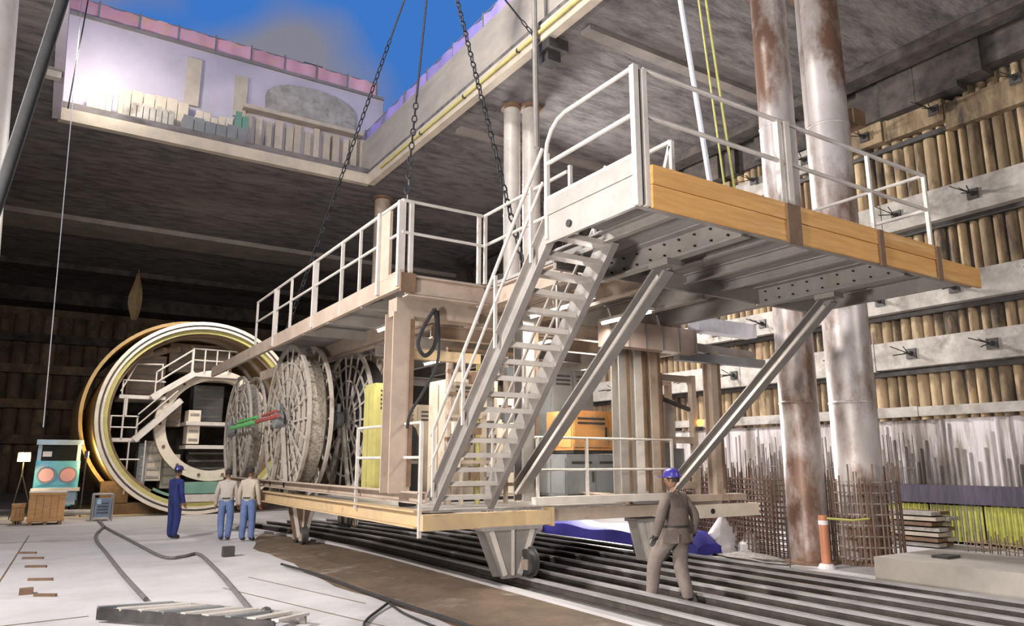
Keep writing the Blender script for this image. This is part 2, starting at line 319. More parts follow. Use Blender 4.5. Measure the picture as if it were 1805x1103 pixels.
for z0, z1, d in LV:
    y = 1.5 + random.uniform(0, 1)
    while y < 34:
        L = 4.6 if z1 - z0 > .4 else 8
        if z0 > 10:
            L = random.uniform(1.2, 2.6); dz = random.uniform(-.2, .12)
            if random.random() < .78: obox('waler', XW - d + random.uniform(0, .2), XW - .08, y, y + L - .02, z0 + dz, z1 + dz - random.uniform(0, .2), 'pile' if random.random() < .5 else 'conc_wale', wr)
            y += L; continue
        obox('waler', XW - d, XW - .08, y, min(y + L, 34.5) - .02, z0 + random.uniform(-.02, .02), z1 + random.uniform(-.02, .02), 'conc_wale', wr); y += L
    if z1 - z0 > .4:
        obox('shade_strip', XW - d * .5, XW - .05, 1.5, 34, z0 - .14, z0 - .01, 'steel_dark', wr)  # dark strip standing in for the shadow below each waler
# anchor heads on the walers
for z0, z1, d in LV[1:]:
    for i in range(10):
        y = 6.4 + i * 1.95 + (.7 if z0 in (5.85, 10.6) else 0); c = (XW - d, y, (z0 + z1) / 2); an = MB()
        an.box(c[0] - .04, c[0], y - .13, y + .13, c[2] - .13, c[2] + .13); an.tube(c, (c[0] - .18, y, c[2] + .02), .07, 8, .05)
        for s in range(4): an.tube((c[0] - .15, y, c[2]), (c[0] - .5 - .1 * s, y + .16 * math.cos(s * 1.7 + i), c[2] + .14 * math.sin(s * 2.1 + i * .7)), .014, 4)
        an.build('anchor_head', 'steel_dark', wr)
# dark rough capping between piles and slab
b = MB(); y = 1.0
while y < 34:
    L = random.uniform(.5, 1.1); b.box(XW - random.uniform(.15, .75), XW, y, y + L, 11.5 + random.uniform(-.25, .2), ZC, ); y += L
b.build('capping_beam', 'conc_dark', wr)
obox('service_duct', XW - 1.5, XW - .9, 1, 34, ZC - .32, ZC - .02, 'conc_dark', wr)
# far wall, left wall, back wall
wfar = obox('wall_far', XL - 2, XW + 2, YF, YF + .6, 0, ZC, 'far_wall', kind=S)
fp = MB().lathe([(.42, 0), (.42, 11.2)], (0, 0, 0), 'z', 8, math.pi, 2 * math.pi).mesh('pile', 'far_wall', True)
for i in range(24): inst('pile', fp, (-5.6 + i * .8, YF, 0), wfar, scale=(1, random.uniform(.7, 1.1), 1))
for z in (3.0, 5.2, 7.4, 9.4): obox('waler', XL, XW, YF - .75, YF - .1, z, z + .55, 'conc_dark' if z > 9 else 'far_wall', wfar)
obox('wall_left', XL - .5, XL, YB, YF, 0, ZC, 'far_wall', kind=S)
obox('wall_back', XL, XW, YB - .5, YB, 0, ZC, 'conc_dark', kind=S)
# kerb at the right edge of the track bed
strip('trim_3', 11.32, 11.52, -2, 24, 0, .07, 'conc_block', kind=S)
strip('trim_4', 6.24, 6.4, -2, 24, 0, .06, 'conc_floor', kind=S)

# ------------------------------------------------------------------ steel columns
def column(x, y, r, label, z1=ZC, m='steel_column', x2=None, seams=(3.1, 6.2, 9.1), top=True):
    t = thing('steel_column', label, 'column', (x, y, 0)); x2 = x if x2 is None else x2
    MB().tube((x, y, 0), (x2, y, z1), r, 28).build('shaft', m, t, smooth=True)
    for z in seams:
        xx = x + (x2 - x) * z / z1; MB().lathe([(r + .004, z - .03), (r + .012, z - .015), (r + .012, z + .015), (r + .004, z + .03)], (xx, y, 0), 'z', 28).build('weld_seam', m, t, smooth=True)
    if top: MB().lathe([(r, z1 - .12), (r * 1.35, z1 - .1), (r * 1.35, z1 - .001), (.01, z1 - .001)], (x2, y, 0), 'z', 24).build('head_plate', 'steel_brown', t)
    MB().lathe([(r * 1.3, .0), (r * 1.3, .05), (r, .06)], (x, y, 0), 'z', 24).build('base_plate', 'steel_brown', t)
    return t
c2 = column(13.92, 8.88, .45, 'large steel column with a rebar sheath at its foot beside the orange pipe')
MB().box(14.12, 14.55, 8.36, 8.72, 9.1, 9.46).build('bracket', 'steel_brown', c2)
column(12.98, 9.46, .375, 'large steel column with its foot behind the brown rebar mat, left of the orange pipe')
column(11.2, 17.5, .25, 'slender pale steel column rising behind the stairs, left of its twin', m='steel_white')
column(11.7, 17.2, .265, 'slender pale steel column rising behind the stairs, right of its twin', m='steel_white')
column(11.0, 27.1, .32, 'tan steel column under the far corner of the slab opening', m='steel_tan')
column(-.66, 8, .40, 'pale leaning steel column cut off by the left edge of the picture', m='steel_white', x2=-1.34, top=True, seams=())

# ------------------------------------------------------------------ rails
for i in range(8):
    X = 6.75 + i * .62
    t = thing('rail', ['steel rail nearest the earth strip on the left', 'second steel rail counted from the earth strip', 'third steel rail counted from the earth strip', 'fourth steel rail counted from the earth strip', 'fourth steel rail counted from the right kerb', 'third steel rail counted from the right kerb', 'second steel rail counted from the right kerb', 'steel rail nearest the right kerb'][i], 'rail', (X, 10, 0), 'rails laid side by side under the gantry')
    f = strip('x', X - .09, X + .09, -1.5, 23.5, .01, .035, 'rail_web'); f.name = 'foot'; w_ = strip('x', X - .025, X + .025, -1.5, 23.5, .035, .12, 'rail_web'); w_.name = 'web'; h_ = strip('x', X - .05, X + .05, -1.5, 23.5, .12, .155, 'rail_steel'); h_.name = 'head'
    for o in (f, w_, h_):
        wl = o.location.copy(); o.parent = t; o.location = wl - ORG[t.name]
# timber sleepers are buried; small chairs between the rails
# ------------------------------------------------------------------ the gantry
G = thing('backup_gantry', 'big pale steel gantry with overhanging platform, steep stairs and walkway on rails', 'gantry', (7.5, 10.3, 0))
ZD = 4.9; ZT = 6.12; ZM = 5.58
def rail_(p, q, r=.028, m='steel_white', name='guard_rail'): return otube(name, p, q, r, m, G)
def post_(x, y, z0=ZD - .3, z1=ZT, w_=.05, m='steel_white', d=None): return obox('rail_post', x - w_ / 2, x + w_ / 2, y - (d or w_) / 2, y + (d or w_) / 2, z0, z1, m, G)
# upper platform: X 5..11.85, Y 5.4..8
XA, XB, YA, YC = 5.0, 11.85, 5.4, 8.1
px = [XA, 5.9, 6.75, 7.6, 8.45, 9.3, 10.15, 11.0, XB]
for i in range(8):
    y1 = 7.0 if i == 0 else YC
    obox('deck_plate', px[i] + .012, px[i + 1] - .012, YA + .02, y1, ZD - .035, ZD, 'steel_deck', G)
for i, x in enumerate(px):
    if i in (0, 8): continue
    main = x in (6.75, 10.15)
    o = MB().channel((x, YA + .06, ZD - .04 - (.17 if main else .08)), (x, YC, ZD - .04 - (.17 if main else .08)), .16 if main else .09, .34 if main else .16, .022).build('deck_beam', 'steel_grey', G)
    if main:
        for dx in (-.09,):
            for j in range(9):
                for zz in (-.12, -.27):
                    MB().tube((x + .058, YA + .35 + j * .27, ZD + zz), (x + .09, YA + .35 + j * .27, ZD + zz), .014, 6).build('bolt', 'bolt_black', o)
                    MB().tube((x + .05, YA + .35 + j * .27, ZD + zz), (x + .02, YA + .35 + j * .27, ZD + zz), .014, 6).build('bolt', 'bolt_black', o)
obeam('edge_beam', (XA, YA + .04, ZD - .19), (XB, YA + .04, ZD - .19), .08, .30, 'steel_grey', G)
obeam('edge_beam', (XA + .9, YC, ZD - .17), (XB, YC, ZD - .17), .08, .26, 'steel_grey', G)
obeam('edge_beam', (XB - .03, YA, ZD - .16), (XB - .03, YC, ZD - .16), .06, .22, 'steel_grey', G)
sb = obeam('side_beam', (XA + .02, YA, ZD - .17), (XA + .02, 7.05, ZD - .17), .05, .36, 'steel_grey', G)
MB().tube((XA - .03, 6.55, ZD - .22), (XA + .01, 6.55, ZD - .22), .045, 10).build('lifting_hole', 'bolt_black', sb)
obox('toe_plate', XA - .02, XA + .0, YA, 7.05, ZD, ZD + .2, 'steel_grey', G)
# orange toe boards along the front
fx = [5.12, 7.42, 9.28, 10.72, 11.95]
for j in range(4):
    a, bb = fx[j] + (.12 if j in (1,) else .03), fx[j + 1] - .03
    h0 = ZD - .36; hh = [.235, .215][0]
    if j < 3:
        obox('toe_board', a, bb, YA - .09, YA - .05, h0, h0 + .25, 'toe_wood', G); obox('toe_board', a, bb, YA - .10, YA - .05, h0 + .258, h0 + .47, 'toe_wood', G)
    else: obox('toe_board', a - .02, bb, YA - .10, YA - .05, h0, h0 + .30, 'toe_wood', G)
# front guard rail
for x, w_ in ((5.12, .06), (7.36, .07), (7.5, .09), (9.28, .045), (10.72, .05)): post_(x, YA - .03, ZD - .34, ZT, w_)
for x in (7.43, 9.28, 10.72): obox('post_clamp', x - .12 if x < 8 else x - .05, x + .13 if x < 8 else x + .05, YA - .13, YA - .1, ZD - .4, ZD + .1, 'steel_brown', G)
rail_((5.12, YA - .03, ZT), (10.72, YA - .03, ZT)); rail_((5.12, YA - .03, ZM), (10.72, YA - .03, ZM))
# left guard rail of the upper platform, rounded at its rear end
post_(5.0, YA - .02, ZD - .35, ZT + .02, .07); post_(5.0, 7.0, ZD - .3, 5.72, .05)
pts = [(5.0, YA, ZT), (5.0, 6.6, ZT)] + [(5.0, 6.6 + .42 * math.sin(a), ZT - .42 + .42 * math.cos(a)) for a in (.4, .8, 1.2, 1.57)] + [(5.0, 7.02, 5.0)]
MB().pipe(pts, .028, 8).build('guard_rail', 'steel_white', G, smooth=True)
rail_((5.0, YA, ZM), (5.0, 7.0, ZM)); rail_((5.0, YA, ZD + .22), (5.0, 7.0, ZD + .22))
obox('gap_shade', 5.02, 5.09, YA - .02, YA + .06, ZD - .33, ZT, 'steel_dark', G)  # dark filler for the shaded gap between the twin corner posts
# inner guard rail by the stair well
rail_((6.05, 5.9, 5.72), (6.05, 7.9, 5.72), .03); post_(6.05, 5.9, ZD, 5.72, .05); obeam('rail_strut', (6.05, 6.2, ZD), (6.05, 5.92, 5.66), .05, .05, 'steel_white', G); post_(6.05, 7.9, ZD, ZT, .05)
# right rear rail
for x in (10.72, 9.0, 7.2): post_(x, YC, ZD, ZT, .045)
rail_((7.2, YC, ZT), (10.72, YC, ZT)); rail_((10.72, YA, ZT), (10.72, YC, ZT)); rail_((10.72, YA, ZM), (10.72, YC, ZM))
# stairs
s0 = Vector((0, 7.02, 4.82)); s1 = Vector((0, 10.12, 1.32)); NS = 17
for x, sd in ((5.06, 1), (6.02, -1)):
    MB().channel((x, s0.y, s0.z - .02), (x, s1.y, s1.z), .10, .30, .022, side=sd).build('stair_stringer', 'steel_grey', G)
tr = MB(); tr.box(-.45, .45, -.12, .12, -.02, .02); tr.box(-.45, .45, -.122, -.105, -.045, .022); tr = tr.mesh('stair_tread', 'steel_white')
for i in range(NS): p = s0.lerp(s1, (i + .5) / NS); inst('stair_tread', tr, (5.54, p.y, p.z), G)
for x in (5.02, 6.06):
    a = (x, s0.y + .1, s0.z + 1.02); b_ = (x, s1.y, s1.z + 1.0)
    rail_(a, b_, .026, name='stair_handrail'); rail_((x, a[1], a[2] - .45), (x, b_[1], b_[2] - .45), .02, name='stair_midrail')
    for f in (.12, .4, .68, .97): p = s0.lerp(s1, f); post_(x, p.y, p.z, p.z + 1.0, .04)
# braces under the overhang
for x, nm in ((6.72, 0), (10.25, 1)):
    MB().channel((x, 6.75, 4.45), (x, 10.3, 1.5), .17, .20, .02).build('brace', 'steel_grey', G)
    obox('brace_shoe', x - .12, x + .12, 6.6, 6.95, 4.44, 4.52, 'steel_grey', G)
    MB().beam((x - .09, 6.8, 4.33), (x - .09, 10.25, 1.43), .02, .05).build('brace_edge', 'steel_white', G)
# link deck between platform and walkway
for i in range(4): obox('deck_plate', 6.2 + i * 1.0, 7.18 + i * 1.0, YC + .02, 10.5, ZD - .05, ZD, 'steel_deck', G)
for x in (6.3, 7.6, 8.9, 10.15): MB().ibeam((x, YC, ZD - .22), (x, 20.5, ZD - .22), .16, .32).build('deck_beam', 'steel_tan' if x < 8 else 'steel_grey', G)
for y in (11.2, 12.6, 14, 15.4, 21): MB().ibeam((6.2, y, ZD - .5), (11.6, y, ZD - .5), .16, .26).build('cross_beam', 'steel_tan' if y < 13 else 'steel_grey', G)
for i in range(9): obox('deck_plate', 6.25, 10.9, 10.55 + i * 1.1, 11.6 + i * 1.1, ZD - .05, ZD - .01, 'cream' if i < 3 else 'steel_deck', G)
obox('side_panel', 10.92, 10.98, 10.6, 16, 4.1, 4.75, 'steel_white', G)
for k, z in enumerate((4.0, 4.22)): obeam('service_beam', (10.6 + k * .25, 10.45, z), (13.2, 10.45 + k * .3, z + .02), .16, .17, 'steel_grey' if k else 'cab_grey', G)
cd = obox('cable_duct', 8.55, 10.85, 10.12, 10.4, 4.02, 4.5, 'duct_pink', G)
for k in range(6): obox('duct_joint', 8.6 + k * .43, 8.63 + k * .43, 10.1, 10.12, 4.02, 4.5, 'steel_grey', cd)
obox('service_panel', 10.95, 12.7, 10.15, 10.45, 4.52, 4.8, 'strap_white', G); obeam('cross_beam', (5.05, 11.25, 3.72), (6.5, 11.25, 3.72), .12, .17, 'steel_ochre', G)
# inner rail at X 6.15 between walkway and platform
rail_((6.15, YC, ZT), (6.15, 10.5, ZT)); rail_((6.15, YC, ZM), (6.15, 10.5, ZM)); post_(6.15, 10.46, ZD, ZT, .05); post_(6.08, 10.56, ZD - .4, ZT, .06)
# walkway on the left side
WX0, WX1, WY0, WY1 = 4.62, 6.1, 10.5, 19.9
for i in range(8): y0 = WY0 + i * (WY1 - WY0) / 8; obox('deck_plate', WX0, WX1, y0 + .01, y0 + (WY1 - WY0) / 8 - .01, ZD - .04, ZD, 'steel_deck', G)
MB().channel((WX0 + .02, WY0, ZD - .1), (WX0 + .02, 25.5, ZD - .1), .09, .30, .02, side=-1).build('walkway_beam', 'steel_tan', G)
obeam('walkway_beam', (WX1, WY0, ZD - .2), (WX1, 25.0, ZD - .2), .12, .30, 'steel_tan', G)
MB().ibeam((WX0 + .1, WY0 + .05, ZD - .2), (6.3, WY0 + .05, ZD - .2), .2, .34).build('walkway_beam', 'steel_tan', G)
for y in (12.2, 14, 15.6): obeam('cross_beam', (WX0, y, ZD - .18), (WX1, y, ZD - .18), .1, .2, 'steel_grey', G)
obeam('knee_plate', (4.75, 11.1, ZD - .45), (6.3, 11.1, ZD - .45), .34, .3, 'steel_tan', G)
for y, w_ in ((19.86, .05), (18.0, .11), (16.7, .05), (14.95, .11), (13.3, .06), (12.35, .045), (11.35, .16), (10.55, .12)): post_(WX0, y, ZD - .22, ZT, w_, d=.05 if w_ < .1 else .08)
obox('corner_panel', WX0 - .03, WX0 + .02, 10.95, 11.35, ZD, ZT - .05, 'steel_tan', G)
post_(WX0 + .15, 10.5, ZD - .3, ZT, .07); obox('post_clamp', WX0 - .05, WX0 + .2, 10.38, 10.44, ZD - .33, ZD - .02, 'steel_brown', G)
rail_((WX0, WY0, ZT), (WX0, WY1, ZT), .03); rail_((WX0, WY0, ZM), (WX0, WY1, ZM), .026)
rail_((WX0, WY0, ZT), (6.12, WY0, ZT), .028); rail_((WX0, WY0, ZM), (6.12, WY0, ZM), .026)
# legs
def hleg(x, y, z0, z1, w_=.34, m='steel_tan', web='steel_brown'):
    o = MB(); o.box(x - w_ / 2, x + w_ / 2, y - w_ / 2, y - w_ / 2 + .03, z0, z1); o.box(x - w_ / 2, x + w_ / 2, y + w_ / 2 - .03, y + w_ / 2, z0, z1); o.box(x - .015, x + .015, y - w_ / 2 + .03, y + w_ / 2 - .03, z0, z1)
    o = o.build('leg', m, G); obox('leg_stiffener', x + w_ / 2 - .06, x + w_ / 2 + .01, y - w_ / 2 - .02, y - w_ / 2 + .01, z0 + .1, z1 - .1, web, o); return o
hleg(4.88, 11.1, 1.45, 4.35, .36)
for x, m_ in ((9.22, 'steel_grey'), (9.62, 'steel_white'), (10.02, 'steel_tan'), (11.72, 'steel_tan'), (7.0, 'steel_grey')): hleg(x, 10.6 if x != 7.0 else 10.5, 1.3, 4.4 if x < 11 else 4.2, .24 if x != 7.0 else .3, m_)
for x, y in ((9.0, 15), (9.0, 20), (11.5, 15.5), (11.5, 20)): hleg(x, y, 1.2, 4.55, .26)
# base frame
MB().channel((4.98, 10.3, 1.40), (4.98, 24.6, 1.40), .16, .17, .02).build('sill_beam', 'steel_tan', G)
MB().ibeam((5.0, 10.4, 1.08), (5.0, 24.6, 1.08), .2, .26).build('sill_beam', 'steel_ochre', G)
MB().ibeam((11.6, 10.4, 1.08), (11.6, 21, 1.08), .2, .26).build('sill_beam', 'steel_tan', G)
MB().ibeam((9.2, 10.4, 1.25), (9.2, 21, 1.25), .2, .2).build('sill_beam', 'steel_tan', G)
fb = obeam('front_beam', (4.95, 10.28, 1.04), (7.3, 10.28, 1.04), .2, .23, 'steel_ochre', G); obox('end_cap', 7.28, 7.34, 10.16, 10.4, .9, 1.2, 'steel_ochre', fb)
obeam('front_beam', (7.0, 10.3, 1.3), (10.2, 10.3, 1.3), .2, .12, 'steel_white', G); obeam('front_beam', (7.3, 10.34, 1.06), (10.0, 10.34, 1.06), .14, .2, 'steel_tan', G)
fb = obeam('front_beam', (9.9, 10.28, 1.0), (12.45, 10.28, 1.0), .2, .24, 'cream', G); MB().tube((11.1, 10.16, 1.0), (11.1, 10.19, 1.0), .05, 10).build('bolt', 'bolt_black', fb)
obeam('front_beam', (10.2, 10.5, 1.24), (12.3, 10.5, 1.24), .3, .12, 'steel_tan', G)
for i in range(4): obox('floor_plate', 5.1, 11.5, 10.5 + i * 1.5, 11.95 + i * 1.5, 1.16, 1.2, 'steel_deck', G)
# lower guard rails
for z in (2.53, 2.0): rail_((4.95, 10.3, z), (4.95, 12.95, z), .024)
for y in (10.3, 12.95): post_(4.95, y, 1.1 if y > 11 else .82, 2.53, .05)
for z in (2.34, 1.80): rail_((7.05, 10.3, z), (10.22, 10.3, z), .022)
for x in (7.1, 8.15, 10.2): post_(x, 10.3, 1.3, 2.34, .045)
# bogies: V bracket, axle box, wheel
def bogie(x, y, zt, rw=.2, w_=1.0, m='steel_grey'):
    h = zt - rw; V = MB()
    for s in (-1, 1):
        V.hexa([(x - w_ * .5, y + s * .13 - .02, zt), (x + w_ * .5, y + s * .13 - .02, zt), (x + w_ * .5, y + s * .13 + .02, zt), (x - w_ * .5, y + s * .13 + .02, zt), (x - w_ * .18, y + s * .13 - .02, rw * .75), (x + w_ * .18, y + s * .13 - .02, rw * .75), (x + w_ * .18, y + s * .13 + .02, rw * .75), (x - w_ * .18, y + s * .13 + .02, rw * .75)])
    V = V.build('bogie_bracket', m, G)
    for s in (-.3, 0, .3): obeam('bogie_rib', (x + s * w_ * 1.3, y - .16, zt), (x + s * w_ * .45, y - .16, rw), .03, .08, 'steel_white', V)
    obox('bogie_plate', x - w_ * .55, x + w_ * .55, y - .2, y + .2, zt, zt + .06, 'steel_grey', V)
    xr = min((6.75 + k * .62 - (max(0, y - 14) ** 2) * .013 for k in range(8)), key=lambda v: abs(v - x))
    if abs(xr - x) > .3: xr = x
    zr = .155 if xr != x else 0
    for s in (-1, 1):
        MB().lathe([(.02, -.06), (rw, -.06), (rw, .03), (rw + .03, .035), (rw + .03, .06), (.02, .06)], (xr, y + s * (rw + .04), rw + .03 + zr), 'x', 18).build('wheel', 'steel_dark', V, smooth=True)
        obox('axle_box', xr - .09, xr + .09, y + s * (rw + .04) - .08, y + s * (rw + .04) + .08, rw * .6 + zr, rw * 1.4 + zr, 'steel_tan', V)
bogie(6.5, 10.3, .88); bogie(9.75, 10.6, .85, w_=.62, m='steel_white'); bogie(5.5, 17.9, .92, w_=.6, m='steel_brown')
bogie(8.9, 18.8, .85, w_=.4, m='steel_dark'); bogie(7.7, 20.3, .85, w_=.4, m='steel_brown'); bogie(11.6, 19.5, .85, w_=.4, m='steel_dark'); bogie(5.4, 22.6, .92, w_=.5, m='steel_brown')
obeam('tie_beam', (5.2, 17.9, .98), (9.0, 17.9, .98), .16, .12, 'steel_tan', G)
obeam('tie_beam', (6.42, 10.6, .95), (6.42, 21, .95), .2, .16, 'steel_brown', G)

# ------------------------------------------------------------------ fences on top of the shaft
def fence(name, label, p, q, n, h, m, pm='steel_grey'):
    p = Vector(p); q = Vector(q); t = thing(name, label, 'fence', p); d = (q - p) / n; _, a, u = basis(d)
    for i in range(n + 1): c = p + d * i; obeam('post', c, c + Vector((0, 0, h + .1)), .06, .06, pm, t)
    for i in range(n):
        c0 = p + d * (i + .03); c1 = p + d * (i + .97); k = MB(); vs = []; m_ = 6
        for j in range(m_ + 1):
            for z in (0, 1): o = a * (.05 * math.sin(j * 1.7 + i)) ; vs.append(c0.lerp(c1, j / m_) + o + Vector((0, 0, .04 + z * (h - .06) + random.uniform(-.03, .03))))
        w2 = [v + a * .012 for v in vs]
        fs = [(2 * j, 2 * j + 2, 2 * j + 3, 2 * j + 1) for j in range(m_)]; kk = len(vs)
        k.add(vs + w2, fs + [tuple(x + kk for x in reversed(f)) for f in fs] + [(2 * j, 2 * j + kk, 2 * j + 2 + kk, 2 * j + 2) for j in range(m_)] + [(2 * j + 1, 2 * j + 3, 2 * j + 3 + kk, 2 * j + 1 + kk) for j in range(m_)]).build('netting', m, t, smooth=True)
    obeam('top_wire', p + Vector((0, 0, h)), q + Vector((0, 0, h)), .03, .03, pm, t)
fence('netting_fence', 'pink netting fence along the top of the far shaft wall', (OX0 - .6, YS + .05, 17.36), (OX1 + .9, YS + .05, 17.36), 9, .62, 'net_pink')
fence('netting_fence', 'violet-blue netting fence along the top of the right shaft wall', (OX1 + .42, 4, 14.95), (OX1 + .42, YS - .1, 14.95), 12, .6, 'net_violet')
for z, lb in ((13.3, 'upper yellow pipe running along the right side of the shaft opening'), (12.78, 'lower yellow pipe running along the slab edge of the shaft opening')):
    t = thing('yellow_pipe', lb, 'pipe', (OX1, 12, z))
    x = OX1 + .19 if z > 13 else OX1 - .1
    otube('pipe', (x, 2, z), (x, 24.5, z), .05, 'yellow_pipe', t, 10)
    for y in range(3, 24, 3): obox('clip', x - .06, x + .1, y - .03, y + .03, z - .07, z + .03, 'steel_dark', t)
# materials stored on the far slab, seen over its edge
def store(name, label, cat, x0, x1, y0, h, m, n=5):
    z0 = ZC + TK + .005; t = thing(name, label, cat, ((x0 + x1) / 2, y0, z0)); w_ = (x1 - x0) / n
    obox('backing', x0, x1, y0, y0 + .35, z0, z0 + h * .9, m, t)
    for i in range(n): obox('panel', x0 + i * w_ + .015, x0 + (i + 1) * w_ - .015, y0 - .06, y0 - .005, z0, z0 + h * random.uniform(.92, 1.06), m, t)
store('formwork_stack', 'brownish formwork panels at the left end of the shaft ledge', 'formwork', .2, .95, 26.7, 1.05, 'steel_tan', 4)
store('formwork_stack', 'grey slatted panels leaning on the shaft ledge left of the pilasters', 'formwork', 1.3, 2.9, 26.8, .95, 'conc_wale', 8)
store('site_container', 'cream container standing on the ledge of the far shaft wall', 'container', 1.15, 3.4, 27.3, 1.6, 'shaft_conc', 6)
store('formwork_stack', 'pale yellow panels on the shaft ledge beside the dark green box', 'formwork', 3.6, 4.9, 27.0, 1.2, 'cream', 5)
store('site_container', 'dark green box on the shaft ledge in front of the ribs', 'container', 4.95, 5.45, 26.9, 1.5, 'green_paint', 2)
store('site_container', 'low dark grey box along the edge of the far slab', 'container', 3.1, 5.3, 26.2, .6, 'cab_grey', 6)
t = thing('tall_scaffold', 'small scaffold frame standing on top of the far shaft wall', 'scaffold', (8.0, YS + .2, 17.36))
for x in (7.75, 8.25):
    for yy in (.12, .45): otube('leg', (x, YS + yy, 17.36), (x, YS + yy, 18.0), .03, 'steel_dark', t, 6)
obox('deck', 7.6, 8.4, YS + .05, YS + .5, 18.0, 18.05, 'steel_dark', t)

# ------------------------------------------------------------------ slings, ropes and hanging cables
HK = Vector((6.76, 14.0, 14.94))
def chain(name, label, p, q, r=.035, link=.16, cat='chain', chain_from=0.0):
    p = Vector(p); q = Vector(q); t = thing(name, label, cat, q); c = p.lerp(q, chain_from)
    if chain_from > 0: MB().tube(p, c, r * .6, 6).build('wire_rope', 'chain', t, smooth=True)
    d, a, u = basis(q - c); n = int((q - c).length / link); b = MB()
    for i in range(n):
        o = c.lerp(q, (i + .5) / n); s_ = a if i % 2 else u; L = link * .62
        pts = [o + d * (L * math.cos(k * math.pi / 4)) + s_ * (r * 1.2 * math.sin(k * math.pi / 4)) for k in range(9)]
        b.pipe(pts, r * .38, 5)
    b.build('chain_links', 'chain', t, smooth=True, kind='stuff'); return t
def px(u, v, depth_axis, val): pass
chain('lifting_sling', 'dark chain sling slanting down to the far end of the walkway', HK, (4.78, 17.6, 4.95), .038, .17, 'sling', .30)
chain('lifting_sling', 'dark sling running nearly straight down to the corner post of the walkway', HK, (4.72, 10.62, 6.15), .036, .17, 'sling', .72)
chain('lifting_sling', 'dark chain sling with coupling, slanting down to the stairhead', HK, (6.18, 9.35, 5.05), .04, .17, 'sling', .3)
chain('lifting_sling', 'dark sling slanting right to the bracket on the slab edge', HK, (9.95, 14.1, 12.5), .04, .2, 'sling', .8)
b = MB(); b.tube(HK, HK + Vector((0, 0, .7)), .22, 12, .3); b.tube(HK + Vector((0, 0, .7)), HK + Vector((0, 0, 12)), .04, 6); b.ball(HK, .2)
b.build('crane_hook', 'chain', smooth=True, label='crane hook block above the opening where the dark slings meet', cat='hook')
b = MB(); b.box(9.9, 10.5, 13.7, 14.5, 12.3, 12.6); b.box(10.0, 10.4, 13.9, 14.3, 12.05, 12.3); b.build('slab_bracket', 'steel_dark', label='dark steel bracket bolted under the slab edge above the slender columns', cat='bracket')
otube('hanging_pipe', (9.62, 14.05, 20), (9.72, 14.05, 9.6), .07, 'steel_grey', label='thin grey pipe hanging down past the slab bracket', cat='pipe')
otube('white_strap', (8.2, 8.2, 14), (9.0, 7.75, 5.0), .045, 'strap_white', label='white lifting strap hanging behind the front platform rail', cat='strap')
otube('yellow_rope', (8.9, 8.25, 14), (9.42, 7.85, 5.0), .018, 'rope_yellow', label='thin yellow rope nearer the white strap', cat='rope')
otube('yellow_rope', (8.98, 8.2, 14), (9.62, 7.8, 5.0), .024, 'rope_yellow', label='thin yellow rope farther from the white strap', cat='rope')
pts = [(1.2, 5, 15), (.42, 5, 9.2), (-.16, 5, 4.79), (-.33, 5, 3.48), (-.52, 5, 2.2), (-.8, 5, .9), (-1.2, 5, .06)]
MB().pipe(pts, .036, 10).build('hanging_hose', 'rubber', smooth=True, label='thick black hose slanting down the left edge of the picture', cat='hose')
otube('plumb_wire', (-.30, 25.3, 17), (.12, 25.3, 2.9), .014, 'strap_white', label='thin pale wire hanging from the shaft down to the blue machine', cat='wire')
otube('plumb_wire', (.0, 24.9, 19), (-.28, 25.1, 12.65), .02, 'steel_dark', label='dark wire along the bright left edge of the shaft', cat='wire')
# tan sheeting hanging from the slab
b = MB(); vs = []
for i in range(9):
    z = 12.3 - i * .33; w_ = .34 * math.sin(math.pi * (i + .8) / 10.5); vs += [(3.85 + .05 * math.sin(i) - w_, 45.3, z), (3.9 + .05 * math.sin(i), 45.0, z), (3.85 + w_, 45.35, z), (3.87, 45.5, z)]
b.add(vs, [(4 * i + k, 4 * i + (k + 1) % 4, 4 * i + 4 + (k + 1) % 4, 4 * i + 4 + k) for i in range(8) for k in range(4)]); b.tube((3.87, 45.3, 12.2), (3.87, 45.3, 12.6), .02, 5)
b.build('hanging_sheet', 'tan_sheet', smooth=True, label='twisted strip of tan sheeting hanging from the dark slab', cat='sheet')

